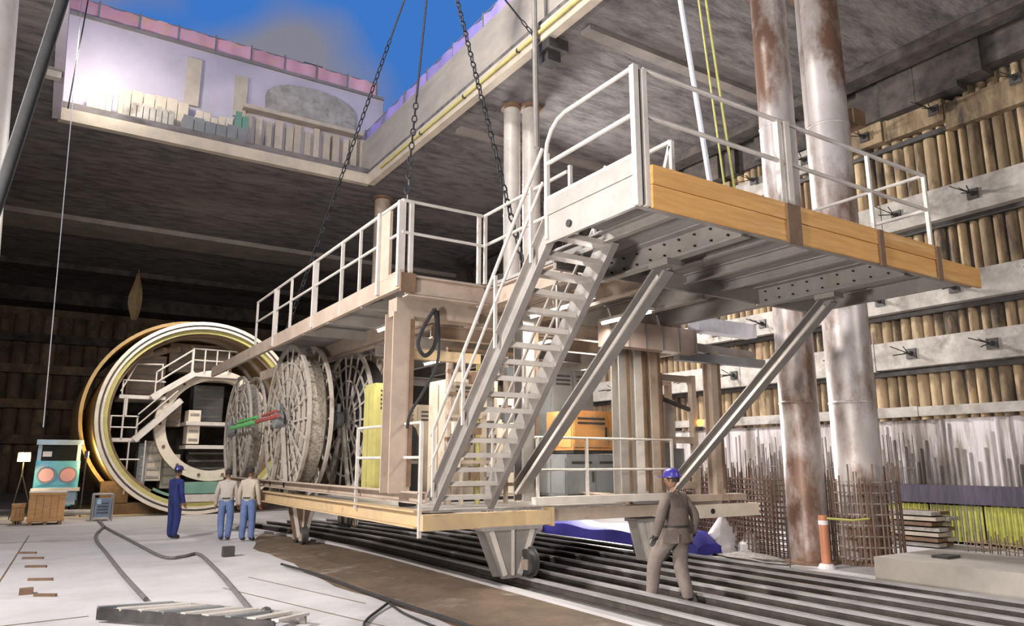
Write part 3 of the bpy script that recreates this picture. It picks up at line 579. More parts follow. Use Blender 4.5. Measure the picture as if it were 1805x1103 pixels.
# ------------------------------------------------------------------ cable reels
def reel(label, x0, x1, yc, zc, Rr, m='reel_steel', cm='reel_cable', ns=22, dark=False):
    t = thing('cable_reel', label, 'reel', ((x0 + x1) / 2, yc, zc - Rr), 'cable reels on the gantry')
    xm = (x0 + x1) / 2
    MB().lathe([(Rr * .30, x0 - xm + .06), (Rr * .86, x0 - xm + .06), (Rr * .86, x1 - xm - .06), (Rr * .30, x1 - xm - .06)], (xm, yc, zc), 'x', 48, closed=True).build('cable_winding', cm, t, smooth=True)
    for x in (x0, x1):
        MB().lathe([(Rr - .1, -.035), (Rr, -.035), (Rr, .035), (Rr - .1, .035)], (x, yc, zc), 'x', 56, closed=True).build('rim', m, t, smooth=True)
        for rr in (.33, .55, .76): MB().lathe([(Rr * rr - .02, -.02), (Rr * rr + .02, -.02), (Rr * rr + .02, .02), (Rr * rr - .02, .02)], (x, yc, zc), 'x', 40, closed=True).build('hoop', m, t, smooth=True)
        for i in range(ns):
            a = 2 * math.pi * i / ns; a2 = a + (.28 if i % 2 else -.28)
            obeam('spoke', (x, yc + .22 * math.cos(a), zc + .22 * math.sin(a)), (x, yc + (Rr - .05) * math.cos(a2), zc + (Rr - .05) * math.sin(a2)), .045, .035, m, t, up=(1, 0, 0))
        MB().lathe([(.01, -.05), (.27, -.05), (.27, .05), (.01, .05)], (x, yc, zc), 'x', 20).build('hub_plate', 'steel_grey', t)
    MB().tube((x0 - .22, yc, zc), (x1 + .15, yc, zc), .11, 12).build('axle', 'steel_dark', t, smooth=True)
    mb = MB(); mb.tube((x0 - .3, yc - .02, zc), (x0 - .12, yc - .02, zc), .2, 14); mb.tube((x0 - .2, yc, zc + .1), (x0 - .2, yc, zc + .4), .06, 8); mb.build('drive_motor', 'cab_grey', t, smooth=True)
    for s in (-1, 1):
        for x in (x0 - .1, x1 + .1): obeam('stand_leg', (x, yc + s * .75, 1.02), (x, yc, zc), .08, .1, m, t)
    return t
reel('large cable reel with dense pale spokes, nearest under the walkway', 5.18, 5.70, 18.5, 2.93, 1.89)
reel('cable reel with dark winding, half hidden behind the large pale reel', 6.5, 7.0, 17.9, 2.95, 1.8, m='reel_steel', cm='rubber')
reel('smaller cable reel in front of the open shield ring', 5.2, 5.62, 23.9, 2.85, 1.7, ns=18)
for lb, m_, ps in (('dull red twin feed pipes on the hub of the large cable reel', 'red_paint', (((4.86, 18.1, 3.02), (4.86, 20.2, 2.96), .05), ((4.9, 18.4, 3.15), (4.92, 19.8, 3.1), .04))), ('bright green twin feed pipes crossing the smaller cable reel', 'bright_green', (((4.86, 20.22, 2.96), (4.86, 23.1, 2.9), .06), ((4.9, 20.4, 3.1), (4.92, 22.6, 3.05), .045)))):
    t = thing('feed_pipe', lb, 'pipe', ps[0][0])
    for a, b_, r in ps: otube('pipe', a, b_, r, m_, t)
# ------------------------------------------------------------------ tunnel shield
T = thing('tunnel_shield', 'huge round steel tunnel shield standing open at the far end of the track', 'tunnelling machine', (5.25, 33, 0))
SC = (5.25, 30.0, 3.62); SR = 3.62
MB().lathe([(SR - .02, .1), (SR - .02, 8.5), (SR - .2, 8.5), (SR - .2, .1)], SC, 'y', 72, closed=True).build('shell', 'shell_outer', T, smooth=True)
for r0, r1, y0, y1, m in ((SR - .12, SR, -.06, .1, 'cream'), (SR - .19, SR - .12, .0, .2, 'steel_dark'), (SR - .27, SR - .19, -.02, .3, 'cream'), (SR - .42, SR - .27, .16, .7, 'cab_yellow'), (SR - .52, SR - .42, .4, .95, 'steel_brown'), (SR - .34, SR - .2, 2.6, 2.9, 'shell'), (SR - .34, SR - .2, 4.6, 4.9, 'shell')):
    MB().lathe([(r0, y0), (r1, y0), (r1, y1), (r0, y1)], SC, 'y', 72, closed=True).build('flange_ring', m, T, smooth=True)
MB().lathe([(3.80, 2.6), (3.93, 2.6), (3.93, 10.5), (3.80, 10.5)], (5.17, 30, 3.74), 'y', 72, closed=True).build('front_shell', 'shell_outer', T, smooth=True)
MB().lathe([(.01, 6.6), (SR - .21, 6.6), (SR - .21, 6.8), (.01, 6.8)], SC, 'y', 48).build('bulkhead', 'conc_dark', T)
EC = (5.9, 31.4, 3.35)
MB().lathe([(1.78, -.2), (2.18, -.2), (2.18, .25), (1.78, .25)], EC, 'y', 56, closed=True).build('erector_ring', 'cream', T, smooth=True)
for i in range(14):
    a = 2 * math.pi * i / 14; MB().tube((EC[0] + 1.98 * math.cos(a), EC[1] - .24, EC[2] + 1.98 * math.sin(a)), (EC[0] + 1.98 * math.cos(a), EC[1] - .19, EC[2] + 1.98 * math.sin(a)), .06, 8).build('ring_bolt', 'steel_brown', T)
# internal decks
YI = 30.9
def deck(x0, x1, z, d=2.2, m='steel_white', t_=.14): obox('inner_deck', x0, x1, YI, YI + d, z - t_, z, m, T)
deck(2.42, 4.0, 4.38); deck(2.2, 3.25, 2.78, 2.0); deck(4.9, 6.6, 5.35); deck(4.85, 6.6, 2.55, 1.5); deck(4.8, 6.7, 3.45, 1.4)
def irail(p, q, r=.03): otube('inner_rail', p, q, r, 'steel_white', T, 6)
for z in (4.92, 5.45): irail((2.5, YI, z), (3.95, YI, z)) if z < 5 else irail((2.45, YI, 4.5), (2.9, YI, 5.55))
for x in (2.5, 3.6, 3.8): irail((x, YI, 4.38), (x, YI, 4.95))
irail((2.9, YI, 5.55), (3.8, YI + .1, 5.6)); irail((3.8, YI, 4.4), (3.8, YI, 5.62))
for dz in (0, -.42): irail((3.62, YI - .05, 5.3 + dz), (4.85, YI - .05, 6.25 + dz), .035)
irail((3.6, YI - .05, 4.4), (3.6, YI - .05, 5.3)); irail((4.85, YI - .05, 5.35), (4.85, YI - .05, 6.3), .05)
for z in (5.85, 6.3): irail((4.85, YI, z), (6.5, YI, z))
for x in (5.3, 5.75, 6.2): irail((x, YI, 5.35), (x, YI, 6.3))
for (xa, za), (xb, zb) in (((3.5, 4.3), (4.95, 5.32)), ((3.05, 2.7), (4.55, 4.25))):
    for yo in (0, .7): obeam('inner_stringer', (xa, YI - .1 + yo, za), (xb, YI - .1 + yo, zb), .08, .22, 'steel_white', T)
    for i in range(8): f = (i + .5) / 8; obox('inner_tread', xa + (xb - xa) * f - .11, xa + (xb - xa) * f + .11, YI - .06, YI + .56, za + (zb - za) * f - .02, za + (zb - za) * f + .02, 'steel_grey', T)
for z in (3.17, 3.58): irail((2.2, YI, z), (3.15, YI, z))
for x in (2.22, 2.62, 3.1): irail((x, YI, 2.75), (x, YI, 3.6 if x != 2.62 else 4.3), .035)
irail((2.68, YI, 3.6), (2.68, YI, 4.3), .05)
for dz in (.55, .95): irail((3.1, YI - .12, 2.7 + dz), (4.4, YI - .12, 4.05 + dz), .03)
irail((2.9, YI, .75), (2.9, YI, 2.7)); irail((2.6, YI, 2.0), (3.3, YI, 2.0)); irail((3.45, YI, 1.2), (3.45, YI, 2.7))
# machinery inside
for i, (x0, x1, y0, z0, z1, m) in enumerate(((4.9, 5.35, 31.1, 2.6, 3.9, 'cream'), (3.6, 4.15, 31.6, 1.2, 2.7, 'cab_beige'), (3.3, 3.6, 31.4, .95, 2.6, 'cab_grey'), (4.2, 4.85, 31.9, .9, 2.2, 'cab_beige'), (5.4, 6.6, 33.4, 3.6, 5.1, 'cab_grey'), (4.0, 4.8, 32.3, 3.3, 4.4, 'steel_tan'), (5.2, 6.9, 32.6, .9, 2.4, 'conc_dark'), (2.8, 4.2, 33.2, 4.6, 6.2, 'steel_tan'), (4.3, 6.8, 33.2, 5.6, 6.8, 'steel_tan'))):
    o = obox('machine_block', x0, x1, y0, y0 + .9, z0, z1, m, T)
    n = max(2, int((z1 - z0) / .3))
    for k in range(n): z = z0 + (k + .5) * (z1 - z0) / n; obox('slat', x0 + .06, x1 - .06, y0 - .03, y0 - .001, z - .04, z + .04, 'steel_grey', o)
MB().lathe([(3.0, -.1), (3.36, -.1), (3.36, 2.2), (3.0, 2.2)], (SC[0], 30.5, SC[2]), 'y', 20, math.pi * 1.34, math.pi * 1.72, closed=True).build('invert_segment', 'green_paint', T, smooth=True)
obox('invert_shelf', 4.6, 7.2, 30.1, 31.2, .45, .72, 'steel_white', T); obox('invert_shelf', 4.5, 7.2, 30.15, 31.2, .75, 1.15, 'green_paint', T)
for i in range(4): MB().tube((2.9 + i * .5, 32.9, 5.9 + .25 * i), (3.5 + i * .5, 32.2, 6.2 + .1 * i), .13, 8).build('hydraulic_ram', 'steel_tan', T, smooth=True)
obox('cradle', 2.2, 8.3, 31.5, 32.2, 0, .42, 'steel_brown', T); obox('cradle', 2.2, 8.3, 35.5, 36.2, 0, .42, 'steel_brown', T)
MB().box(2.2, 3.1, 31.5, 32.2, .4, 1.2).build('cradle_shoe', 'steel_brown', T)

# ------------------------------------------------------------------ equipment on the gantry
def cabinet(name, label, cat, x0, x1, y0, y1, z0, z1, m, doors=2, dm=None, vents=3, split=None, group=None):
    t = thing(name, label, cat, ((x0 + x1) / 2, (y0 + y1) / 2, z0), group); obox('body', x0, x1, y0, y1, z0 + .06, z1, m, t); obox('plinth', x0 + .03, x1 - .03, y0 + .03, y1 - .03, z0, z0 + .06, 'steel_dark', t)
    w_ = (x1 - x0) / doors
    for i in range(doors):
        d = obox('door', x0 + i * w_ + .02, x0 + (i + 1) * w_ - .02, y0 - .025, y0, z0 + .12, z1 - .06, dm or m, t)
        obox('handle', x0 + (i + 1) * w_ - .1, x0 + (i + 1) * w_ - .06, y0 - .05, y0 - .025, (z0 + z1) / 2 - .1, (z0 + z1) / 2 + .1, 'steel_dark', d)
        for k in range(vents): z = z1 - .18 - k * .09; obox('vent_slat', x0 + i * w_ + .1, x0 + (i + 1) * w_ - .1, y0 - .04, y0 - .026, z, z + .04, 'steel_dark', d)
    # left side panels
    for k in range(2): ya = y0 + .04 + k * (y1 - y0) / 2; obox('side_panel', x0 - .02, x0, ya, ya + (y1 - y0) / 2 - .06, z0 + .12, z1 - .08, dm or m, t)
    return t
FZ = 1.2
cabinet('switch_cabinet', 'beige switch cabinet seen through the stair treads', 'cabinet', 6.55, 7.6, 12.4, 13.3, FZ, 3.5, 'cab_beige', 2)
cabinet('switch_cabinet', 'pale cabinet behind the left brace', 'cabinet', 7.7, 8.7, 12.7, 13.6, FZ, 3.2, 'cream', 2)
cabinet('switch_cabinet', 'grey control cabinet standing above the lower front rail', 'cabinet', 9.35, 10.5, 13.0, 14.0, FZ, 3.95, 'cab_grey', 2)
cabinet('pump_box', 'orange machine housing beside the grey control cabinet', 'machine', 9.0, 10.8, 11.8, 12.7, FZ + .9, FZ + 1.75, 'orange_paint', 2, vents=2)
cabinet('pump_box', 'grey tank block under the orange machine housing', 'machine', 8.8, 10.9, 11.75, 12.75, FZ, FZ + .88, 'cab_grey', 3, vents=1)
cabinet('locker', 'yellow-green locker under the walkway beside the white pole', 'cabinet', 5.85, 6.5, 14.4, 15.0, FZ, 3.55, 'cab_yellow', 1, vents=5)
cabinet('locker', 'dark locker standing behind the white pole', 'cabinet', 6.75, 7.6, 15.2, 15.9, FZ, 3.2, 'cab_beige', 2)
otube('white_pole', (6.28, 14.0, FZ), (6.28, 14.0, 3.45), .07, 'steel_white', label='white round pole between the locker and the gantry leg', cat='pole')
t = thing('gas_cylinder', 'black gas cylinder strapped behind the lower left guard rail', 'cylinder', (5.42, 11.75, FZ))
MB().lathe([(.01, FZ), (.15, FZ), (.16, FZ + .05), (.16, FZ + 1.15), (.11, FZ + 1.3), (.05, FZ + 1.36), (.05, FZ + 1.42), (.01, FZ + 1.42)], (5.42, 11.75, 0), 'z', 18).build('body', 'rubber', t, smooth=True)
MB().tube((5.42, 11.75, FZ + 1.42), (5.42, 11.75, FZ + 1.52), .03, 8).build('valve', 'steel_grey', t); MB().lathe([(.165, FZ + .7), (.17, FZ + .7), (.17, FZ + .76), (.165, FZ + .76)], (5.42, 11.75, 0), 'z', 18, closed=True).build('strap', 'steel_grey', t)
t = thing('pipe_rack', 'tan pipe rack with small valve boxes seen through the stair treads', 'pipework', (6.9, 11.7, FZ))
for k in range(7): otube('pipe', (6.15 + k * .3, 11.7 + .06 * (k % 2), FZ), (6.15 + k * .3, 11.7 + .06 * (k % 2), 3.9), .045 if k % 3 else .07, ['steel_tan', 'cream', 'cab_yellow', 'steel_grey'][k % 4], t)
for k in range(7): obox('shelf_bar', 6.05, 8.0, 11.58, 11.66, FZ + .3 + k * .4, FZ + .36 + k * .4, 'steel_tan' if k % 2 else 'steel_brown', t)
rk = random.Random(3)
for k in range(15): x = 6.12 + (k % 5) * .36 + rk.uniform(-.05, .05); z = FZ + .4 + (k // 5) * .8 + rk.uniform(0, .3); obox('valve_box', x, x + rk.uniform(.14, .26), 11.48, 11.58, z, z + rk.uniform(.14, .26), ['cream', 'steel_brown', 'steel_white', 'cab_grey', 'cab_yellow'][k % 5], t)
# tan pump frame on the right
t = thing('pump_unit', 'tan framed pump unit behind the right brace', 'machine', (11.1, 11.3, FZ))
for x in (10.5, 11.45):
    for y in (10.9, 11.6): obox('frame_post', x - .06, x + .06, y - .06, y + .06, FZ, 3.7, 'steel_tan', t)
for z in (3.55, 2.3, 1.4):
    for y in (10.9, 11.6): obox('frame_bar', 10.44, 11.51, y - .05, y + .05, z, z + .13, 'steel_tan', t)
MB().tube((10.75, 11.3, 1.55), (10.75, 11.3, 3.4), .17, 14).build('accumulator', 'cab_beige', t, smooth=True); MB().tube((11.12, 11.3, 1.55), (11.12, 11.3, 3.2), .15, 14).build('accumulator', 'steel_white', t, smooth=True)
obox('motor_box', 10.6, 11.3, 11.05, 11.5, 1.53, 2.2, 'cab_grey', t); MB().tube((10.6, 10.95, 3.2), (11.4, 10.95, 3.0), .05, 8).build('pipe', 'steel_dark', t, smooth=True)
# hanging hose loops
def loop(name, label, pts, r, m, cat='hose', n=8):
    P = [Vector(p) for p in pts]; out = []
    for i in range(len(P) - 1):
        p0, p1, p2, p3 = P[max(i - 1, 0)], P[i], P[i + 1], P[min(i + 2, len(P) - 1)]
        for k in range(6):
            u = k / 6; out.append(.5 * ((2 * p1) + (p2 - p0) * u + (2 * p0 - 5 * p1 + 4 * p2 - p3) * u * u + (3 * p1 - p0 - 3 * p2 + p3) * u ** 3))
    out.append(P[-1]); return MB().pipe(out, r, n).build(name, m, smooth=True, label=label, cat=cat)
loop('cable_loop', 'black cable coil hanging beside the gantry leg under the walkway', [(5.3, 10.66, 4.4), (5.12, 10.66, 4.1), (5.02, 10.66, 3.8), (5.15, 10.66, 3.62), (5.32, 10.66, 3.8), (5.36, 10.68, 4.2), (5.32, 10.7, 4.42)], .035, 'rubber')
loop('cable_loop', 'black cable slanting down from the coil to the gantry leg', [(5.4, 10.72, 4.4), (5.42, 10.72, 3.6), (5.2, 10.72, 3.1), (4.95, 10.72, 2.7), (4.9, 10.72, 2.45)], .025, 'rubber')
b = MB(); vs = []; n = 8
for i in range(6):
    z = 2.42 - i * .09; r = .24 * math.sin(math.pi * (i + .7) / 6.6)
    for k in range(n): a = 2 * math.pi * k / n; vs.append((11.98 + r * (1 + .2 * math.sin(3 * a + i)) * math.cos(a), 10.98 + .6 * r * math.sin(a), z - .02 * math.sin(2 * a)))
b.add(vs, [(n * i + k, n * i + (k + 1) % n, n * i + n + (k + 1) % n, n * i + n + k) for i in range(5) for k in range(n)] + [tuple(range(n)), tuple(range(5 * n + n - 1, 5 * n - 1, -1))]); b.tube((11.98, 10.98, 2.4), (11.9, 10.86, 2.62), .02, 6)
b.build('cloth_bundle', 'cloth_blue', smooth=True, label='dark blue cloth bundle hanging from the right gantry leg', cat='cloth')
t = thing('warning_lamp', 'small glowing amber lamp on the pump frame behind the right brace', 'lamp', (11.5, 10.78, 2.62)); obox('lamp_base', 11.44, 11.56, 10.74, 10.84, 2.56, 2.64, 'steel_dark', t); MB().ball((11.5, 10.76, 2.72), .075, 10).build('lens', 'amber_glow', t, smooth=True)

# ------------------------------------------------------------------ left side: machine, crates, lamp
VX = len(bpy.data.objects)
t = thing('site_vehicle', 'light blue cab machine with two round discs and dark windscreen by the shield', 'vehicle', (.72, 32.2, 0))
obox('body', .06, 1.44, 31.6, 33.8, .35, 1.95, 'blue_paint', t); obox('front_panel', .12, 1.38, 31.55, 31.6, 1.1, 1.9, 'blue_paint', t); obox('bumper', .0, 1.5, 31.4, 31.6, .88, 1.0, 'white_sheet', t)
obox('lower_panel', .1, 1.4, 31.55, 31.6, .4, .86, 'blue_pale', t)
for x in (.14, 1.36): obox('cab_pillar', x - .06, x + .06, 31.6, 31.72, 1.95, 2.52, 'blue_pale', t); obox('cab_pillar', x - .06, x + .06, 33.0, 33.12, 1.95, 2.52, 'blue_pale', t)
obox('cab_roof', .02, 1.48, 31.5, 33.3, 2.52, 2.7, 'blue_pale', t); obox('windscreen', .2, 1.3, 31.64, 31.67, 1.95, 2.52, 'glass_dark', t); obox('rear_screen', .2, 1.3, 33.05, 33.08, 1.95, 2.52, 'glass_dark', t); obox('interior_card', .24, .52, 31.6, 31.63, 2.1, 2.28, 'white_sheet', t)
for x in (.42, 1.08):
    d = MB().lathe([(.01, -.06), (.23, -.06), (.27, 0)], (x, 31.55, 1.45), 'y', 22).build('round_disc', 'lamp_disc', t, smooth=True); MB().lathe([(.25, -.05), (.3, -.05), (.3, .0), (.25, .0)], (x, 31.55, 1.45), 'y', 22, closed=True).build('disc_rim', 'blue_grey', d, smooth=True)
for x in (.12, 1.38):
    for y in (31.95, 33.3): MB().lathe([(.05, -.1), (.38, -.1), (.4, 0), (.38, .1), (.05, .1)], (x, y, .4), 'x', 20).build('wheel', 'rubber', t, smooth=True)
def crate(label, x0, x1, y0, y1, h, n=5):
    t = thing('wooden_crate', label, 'crate', ((x0 + x1) / 2, (y0 + y1) / 2, 0)); obox('body', x0 + .03, x1 - .03, y0 + .03, y1 - .03, .1, h - .03, 'crate_wood', t)
    for i in range(n): w_ = (x1 - x0) / n; obox('board', x0 + i * w_ + .006, x0 + (i + 1) * w_ - .006, y0, y0 + .028, .1, h - .03, 'crate_wood', t)
    for i in range(n): w_ = (y1 - y0) / n; obox('board', x0, x0 + .028, y0 + i * w_ + .006, y0 + (i + 1) * w_ - .006, .1, h - .03, 'crate_wood', t)
    for z in (.12, h - .1): obox('batten', x0 - .01, x1 + .01, y0 - .025, y0 - .001, z, z + .08, 'crate_wood', t)
    obox('lid', x0 - .02, x1 + .02, y0 - .02, y1 + .02, h - .03, h, 'white_sheet' if h > .9 else 'crate_wood', t)
    for k in range(3): xx = x0 + .05 + k * ((x1 - x0) - .2) / 2; obox('skid', xx, xx + .1, y0, y1, 0, .1, 'steel_brown', t)
crate('big orange-brown wooden crate in front of the light blue machine', 0.0, .98, 27.6, 28.5, 1.0)
crate('small wooden crate left of the big crate', -.42, -.08, 28.3, 28.8, .62, 3)
t = thing('generator', 'low blue-grey generator box beside the shield', 'generator', (2.1, 28.6, 0)); obox('body', 1.85, 2.32, 28.4, 29.0, .12, .72, 'blue_grey', t)
for x in (1.8, 2.37):
    for y in (28.35, 29.05): otube('frame_post', (x, y, 0), (x, y, .86), .025, 'steel_grey', t, 6)
for y in (28.35, 29.05): otube('frame_bar', (1.8, y, .86), (2.37, y, .86), .025, 'steel_grey', t, 6)
for k in range(4): obox('vent_slat', 1.92, 2.25, 28.375, 28.399, .25 + k * .1, .29 + k * .1, 'steel_dark', t)
obox('panel', 1.9, 2.02, 28.37, 28.399, .55, .7, 'blue_pale', t)
t = thing('work_lamp', 'glowing yellow work lamp on a tripod left of the blue machine', 'lamp', (-.3, 31.1, 0))
for a in (0, 2.1, 4.2): otube('leg', (-.3 + .45 * math.cos(a), 31.1 + .45 * math.sin(a), 0), (-.3, 31.1, 1.5), .02, 'steel_dark', t, 6)
otube('mast', (-.3, 31.1, 1.4), (-.3, 31.1, 2.1), .025, 'steel_dark', t, 6); obox('housing', -.5, -.1, 31.0, 31.12, 1.92, 2.24, 'steel_dark', t); obox('lens', -.47, -.13, 30.985, 31.0, 1.95, 2.21, 'lamp_glow', t)
ld = bpy.data.lights.new('lamp_light', 'AREA'); ld.energy = 160; ld.color = (1, .78, .32); ld.size = .3; lo_ = bpy.data.objects.new('lamp_light', ld); COL.objects.link(lo_); lo_.parent = t; lo_.location = (0, -.14, 2.08); lo_.rotation_euler = (R(80), 0, 0)
t = thing('work_lamp', 'added yellow lamp between the blue machine and the shield shell it lights', 'lamp', (1.72, 31.2, 0))  # lamp added to throw a yellow patch on the shell
otube('mast', (1.58, 31.0, 0), (1.58, 31.0, 2.1), .025, 'steel_dark', t, 6); obox('housing', 1.51, 1.63, 30.9, 31.1, 2.06, 2.3, 'steel_dark', t); obox('lens', 1.63, 1.645, 30.92, 31.08, 2.08, 2.28, 'lamp_glow', t)
ld = bpy.data.lights.new('lamp_light', 'AREA'); ld.energy = 130; ld.color = (1, .74, .30); ld.size = .22; lo_ = bpy.data.objects.new('lamp_light', ld); COL.objects.link(lo_); lo_.parent = t; lo_.location = (-.05, -.2, 2.18); lo_.rotation_euler = (R(90), 0, R(-40))
otube('floor_pipe', (1.0, 30.2, .22), (2.2, 29.6, .22), .09, 'steel_white', label='short white pipe lying between machine and generator', cat='pipe')
obox('dark_stub', 3.5, 3.72, 16.5, 16.7, 0, .2, 'steel_dark', label='small black stub standing on the pale floor by the earth strip', cat='stub')

# ------------------------------------------------------------------ hoses, bars and the ramp on the floor
loop('floor_hose', 'dark hose running from the generator towards the steel ramp, the left one', [(1.98, 28.2, .04), (1.94, 25.6, .03), (1.62, 23.2, .03), (1.5, 21.2, .03), (1.5, 18.5, .03), (1.5, 15, .03), (1.54, 12.0, .03)], .035, 'hose_grey')
loop('floor_hose', 'dark hose bending sharply twice across the pale floor to the ramp', [(2.05, 28.2, .04), (1.98, 25.5, .03), (2.2, 21, .03), (2.42, 17.05, .03), (2.78, 16.85, .03), (3.12, 17.1, .03), (2.98, 14.6, .03), (2.78, 12.3, .03), (2.56, 10.0, .03)], .035, 'hose_grey')
loop('floor_hose', 'dark cable along the near edge of the earth strip', [(4.1, 14.4, .06), (4.25, 12.6, .07), (4.3, 11, .07), (4.36, 9.6, .07), (4.45, 8.3, .07), (4.5, 6.5, .07)], .022, 'rubber')
loop('floor_hose', 'thin dark cable branching off towards the bottom edge', [(4.34, 9.9, .05), (4.0, 9.5, .03), (3.7, 9.1, .03), (3.5, 8.7, .03), (3.4, 8.0, .03)], .018, 'rubber')
loop('floor_hose', 'thin dark cable running beside the earth strip cable', [(4.3, 9.9, .05), (4.22, 9.2, .03), (4.2, 8.5, .03), (4.2, 7.4, .03)], .016, 'rubber')
for i, (x, y, L) in enumerate(((.35, 13.25, .27), (.30, 15.0, .34), (.24, 16.85, .33), (.19, 18.3, .36), (.1, 19.4, .3))):
    MB().beam((x - L / 2, y + .1, .02), (x + L / 2, y - .08, .02), .05, .04).build('steel_bar', 'steel_brown', label=['nearest of the short dark bars in a row on the left floor', 'second nearest of the short dark bars on the left floor', 'middle one of the short dark bars on the left floor', 'second farthest of the short dark bars on the left floor', 'farthest of the short dark bars on the left floor'][i], cat='bar', group='short bars on the floor')
obox('bar_offcut', .02, .2, 13.55, 13.75, 0, .08, 'steel_brown', label='small dark steel offcut beside the nearest floor bar', cat='offcut')
t = thing('steel_ramp', 'grey slatted steel ramp lying at the bottom left of the floor', 'ramp', (1.6, 10, 0))
obeam('side_plate', (.86, 10.85, .1), (2.5, 8.9, .1), .03, .14, 'steel_dark', t); obeam('side_plate', (1.75, 11.0, .07), (3.0, 9.35, .07), .03, .12, 'steel_grey', t)
for i in range(9):
    f = i / 8; p = Vector((.86, 10.85, .17)).lerp(Vector((2.5, 8.9, .17)), f); q = Vector((1.75, 11.0, .12)).lerp(Vector((3.0, 9.35, .12)), f); obeam('slat', p, q, .12 if i % 2 else .09, .03, 'steel_white' if i % 3 else 'cab_grey', t)
MB().ball((2.62, 9.75, .1), .08, 8).build('dark_fitting', 'steel_dark', t, smooth=True)

# ------------------------------------------------------------------ right side clutter
b = MB(); b.box(11.72, 13.7, 2.0, 7.35, 0, .42); b.build('concrete_plinth', 'conc_block', label='low beige concrete plinth at the bottom right beside the kerb', cat='plinth')
obox('steel_plate', 12.35, 12.75, 6.5, 6.75, .42, .46, 'steel_dark', label='small dark plate lying on the concrete plinth', cat='plate')
t = thing('orange_post', 'short orange pipe post with a pale band at the foot of the columns', 'post', (12.56, 8.82, 0))
MB().tube((12.56, 8.82, 0), (12.56, 8.82, .95), .085, 16).build('pipe', 'orange_pipe', t, smooth=True); MB().tube((12.56, 8.82, .78), (12.56, 8.82, .86), .089, 16).build('band', 'white_sheet', t, smooth=True); MB().lathe([(.01, 0), (.16, 0), (.12, .08), (.08, .09)], (12.56, 8.82, 0), 'z', 14).build('foot', 'white_sheet', t)
MB().pipe([(12.56, 8.74, .9), (13.0, 8.5, .86), (13.4, 8.42, .88)], .02, 4).build('barrier_tape', 'tape_yellow', label='yellow barrier tape tied from the orange post to the column', cat='tape')
def rebar_mat(label, p, q, h, nv, nh, m='rebar', layers=2, gap=.25, r=.014):
    p = Vector(p); q = Vector(q); d = (q - p); _, a, _ = basis(d); t = thing('rebar_mat', label, 'rebar', p.lerp(q, .5)); V = MB(); H = MB()
    for l in range(layers):
        o = a * gap * l
        for i in range(nv): c = p + d * (i / (nv - 1)) + o; V.tube(c, c + Vector((random.uniform(-.03, .03), 0, h * random.uniform(.85, 1.12))), r, 5)
        for j in range(nh): z = .12 + j * (h - .2) / nh; H.tube(p + o + Vector((0, 0, z)), q + o + Vector((0, 0, z + .02)), r * .9, 5)
    V.build('upright_bars', m, t, kind='stuff'); H.build('cross_bars', m, t, kind='stuff'); return t
rebar_mat('dense brown rebar mat standing left of the two large columns', (12.75, 10.0, 0), (13.3, 13.6, 0), 1.75, 34, 14, layers=3, gap=.22)
rebar_mat('rust-brown rebar mat behind the gantry end beam', (13.6, 13.4, 0), (16.5, 14.6, 0), 1.6, 26, 10, layers=2)
rebar_mat('grey rebar uprights standing against the lower right wall', (18.9, 10.6, 0), (18.9, 15.5, 0), 2.4, 44, 4, 'rebar_grey', layers=2, gap=.2)
rebar_mat('short starter bars rising from the floor at the right edge', (16.6, 6.2, 0), (17.2, 8.6, 0), .42, 14, 2, 'rebar', layers=2, gap=.4)
t = thing('rebar_cage', 'round rebar cage wrapped round the foot of the right large column', 'rebar', (13.92, 8.88, 0)); V = MB(); H = MB()
for i in range(46):
    a = 2 * math.pi * i / 46; rr = .66 + random.uniform(-.03, .05); V.tube((13.92 + rr * math.cos(a), 8.88 + rr * math.sin(a), 0), (13.92 + rr * math.cos(a), 8.88 + rr * math.sin(a), 1.75 + random.uniform(-.25, .2)), .017, 5)
for j in range(8): H.lathe([(.64, -.012), (.67, -.012), (.67, .012), (.64, .012)], (13.92, 8.88, .15 + j * .2), 'z', 28, closed=True)
V.build('upright_bars', 'rebar', t, kind='stuff'); H.build('hoops', 'rebar_grey', t, kind='stuff')
t = thing('mesh_fence', 'yellow-green mesh fence panels along the foot of the right wall', 'fence', (18.75, 8, 0))
for i in range(5):
    y = 5.2 + i * 1.25; obox('panel', 18.8, 18.83, y + .02, y + 1.23, .06, .9, 'mesh_green', t); b = MB()
    for k in range(9): b.tube((18.76, y + .07 + k * .137, .0), (18.76, y + .07 + k * .137, .92), .016, 5)
    b.build('bars', 'rebar_grey' if i % 2 else 'mesh_green', t, kind='stuff')
t = thing('dark_beam', 'dark violet-grey beam above the yellow-green mesh fence', 'beam', (19.0, 8, 0)); obox('beam', 18.7, 19.35, 4.5, 11.6, .94, 1.36, 'band_violet', t)
for y in (5, 7, 9, 11): obox('support_leg', 19.0, 19.3, y, y + .2, 0, .94, 'steel_dark', t)
t = thing('plank_stack', 'stack of grey-brown planks in front of the yellow-green mesh fence', 'planks', (17.8, 9.9, 0))
for k in range(7):
    for j in range(2): obox('plank', 17.35 + j * .42 + random.uniform(-.04, .04), 17.74 + j * .42, 9.3 + random.uniform(-.1, .1), 10.5 + random.uniform(-.1, .1), .03 + k * .115, .11 + k * .115, ['conc_wale', 'steel_brown', 'cab_beige'][(k + j) % 3], t)
loop('violet_tarp', 'crumpled violet-blue tarp roll on the floor at the right edge', [(18.1, 6.4, .12), (18.0, 7.0, .14), (17.9, 7.6, .12)], .11, 'tarp_blue', 'tarp')
cabinet('tool_box', 'yellow tool box on the dark beam at the right edge', 'box', 18.75, 19.3, 7.0, 7.35, 1.36, 1.8, 'cab_yellow', 1, vents=1)
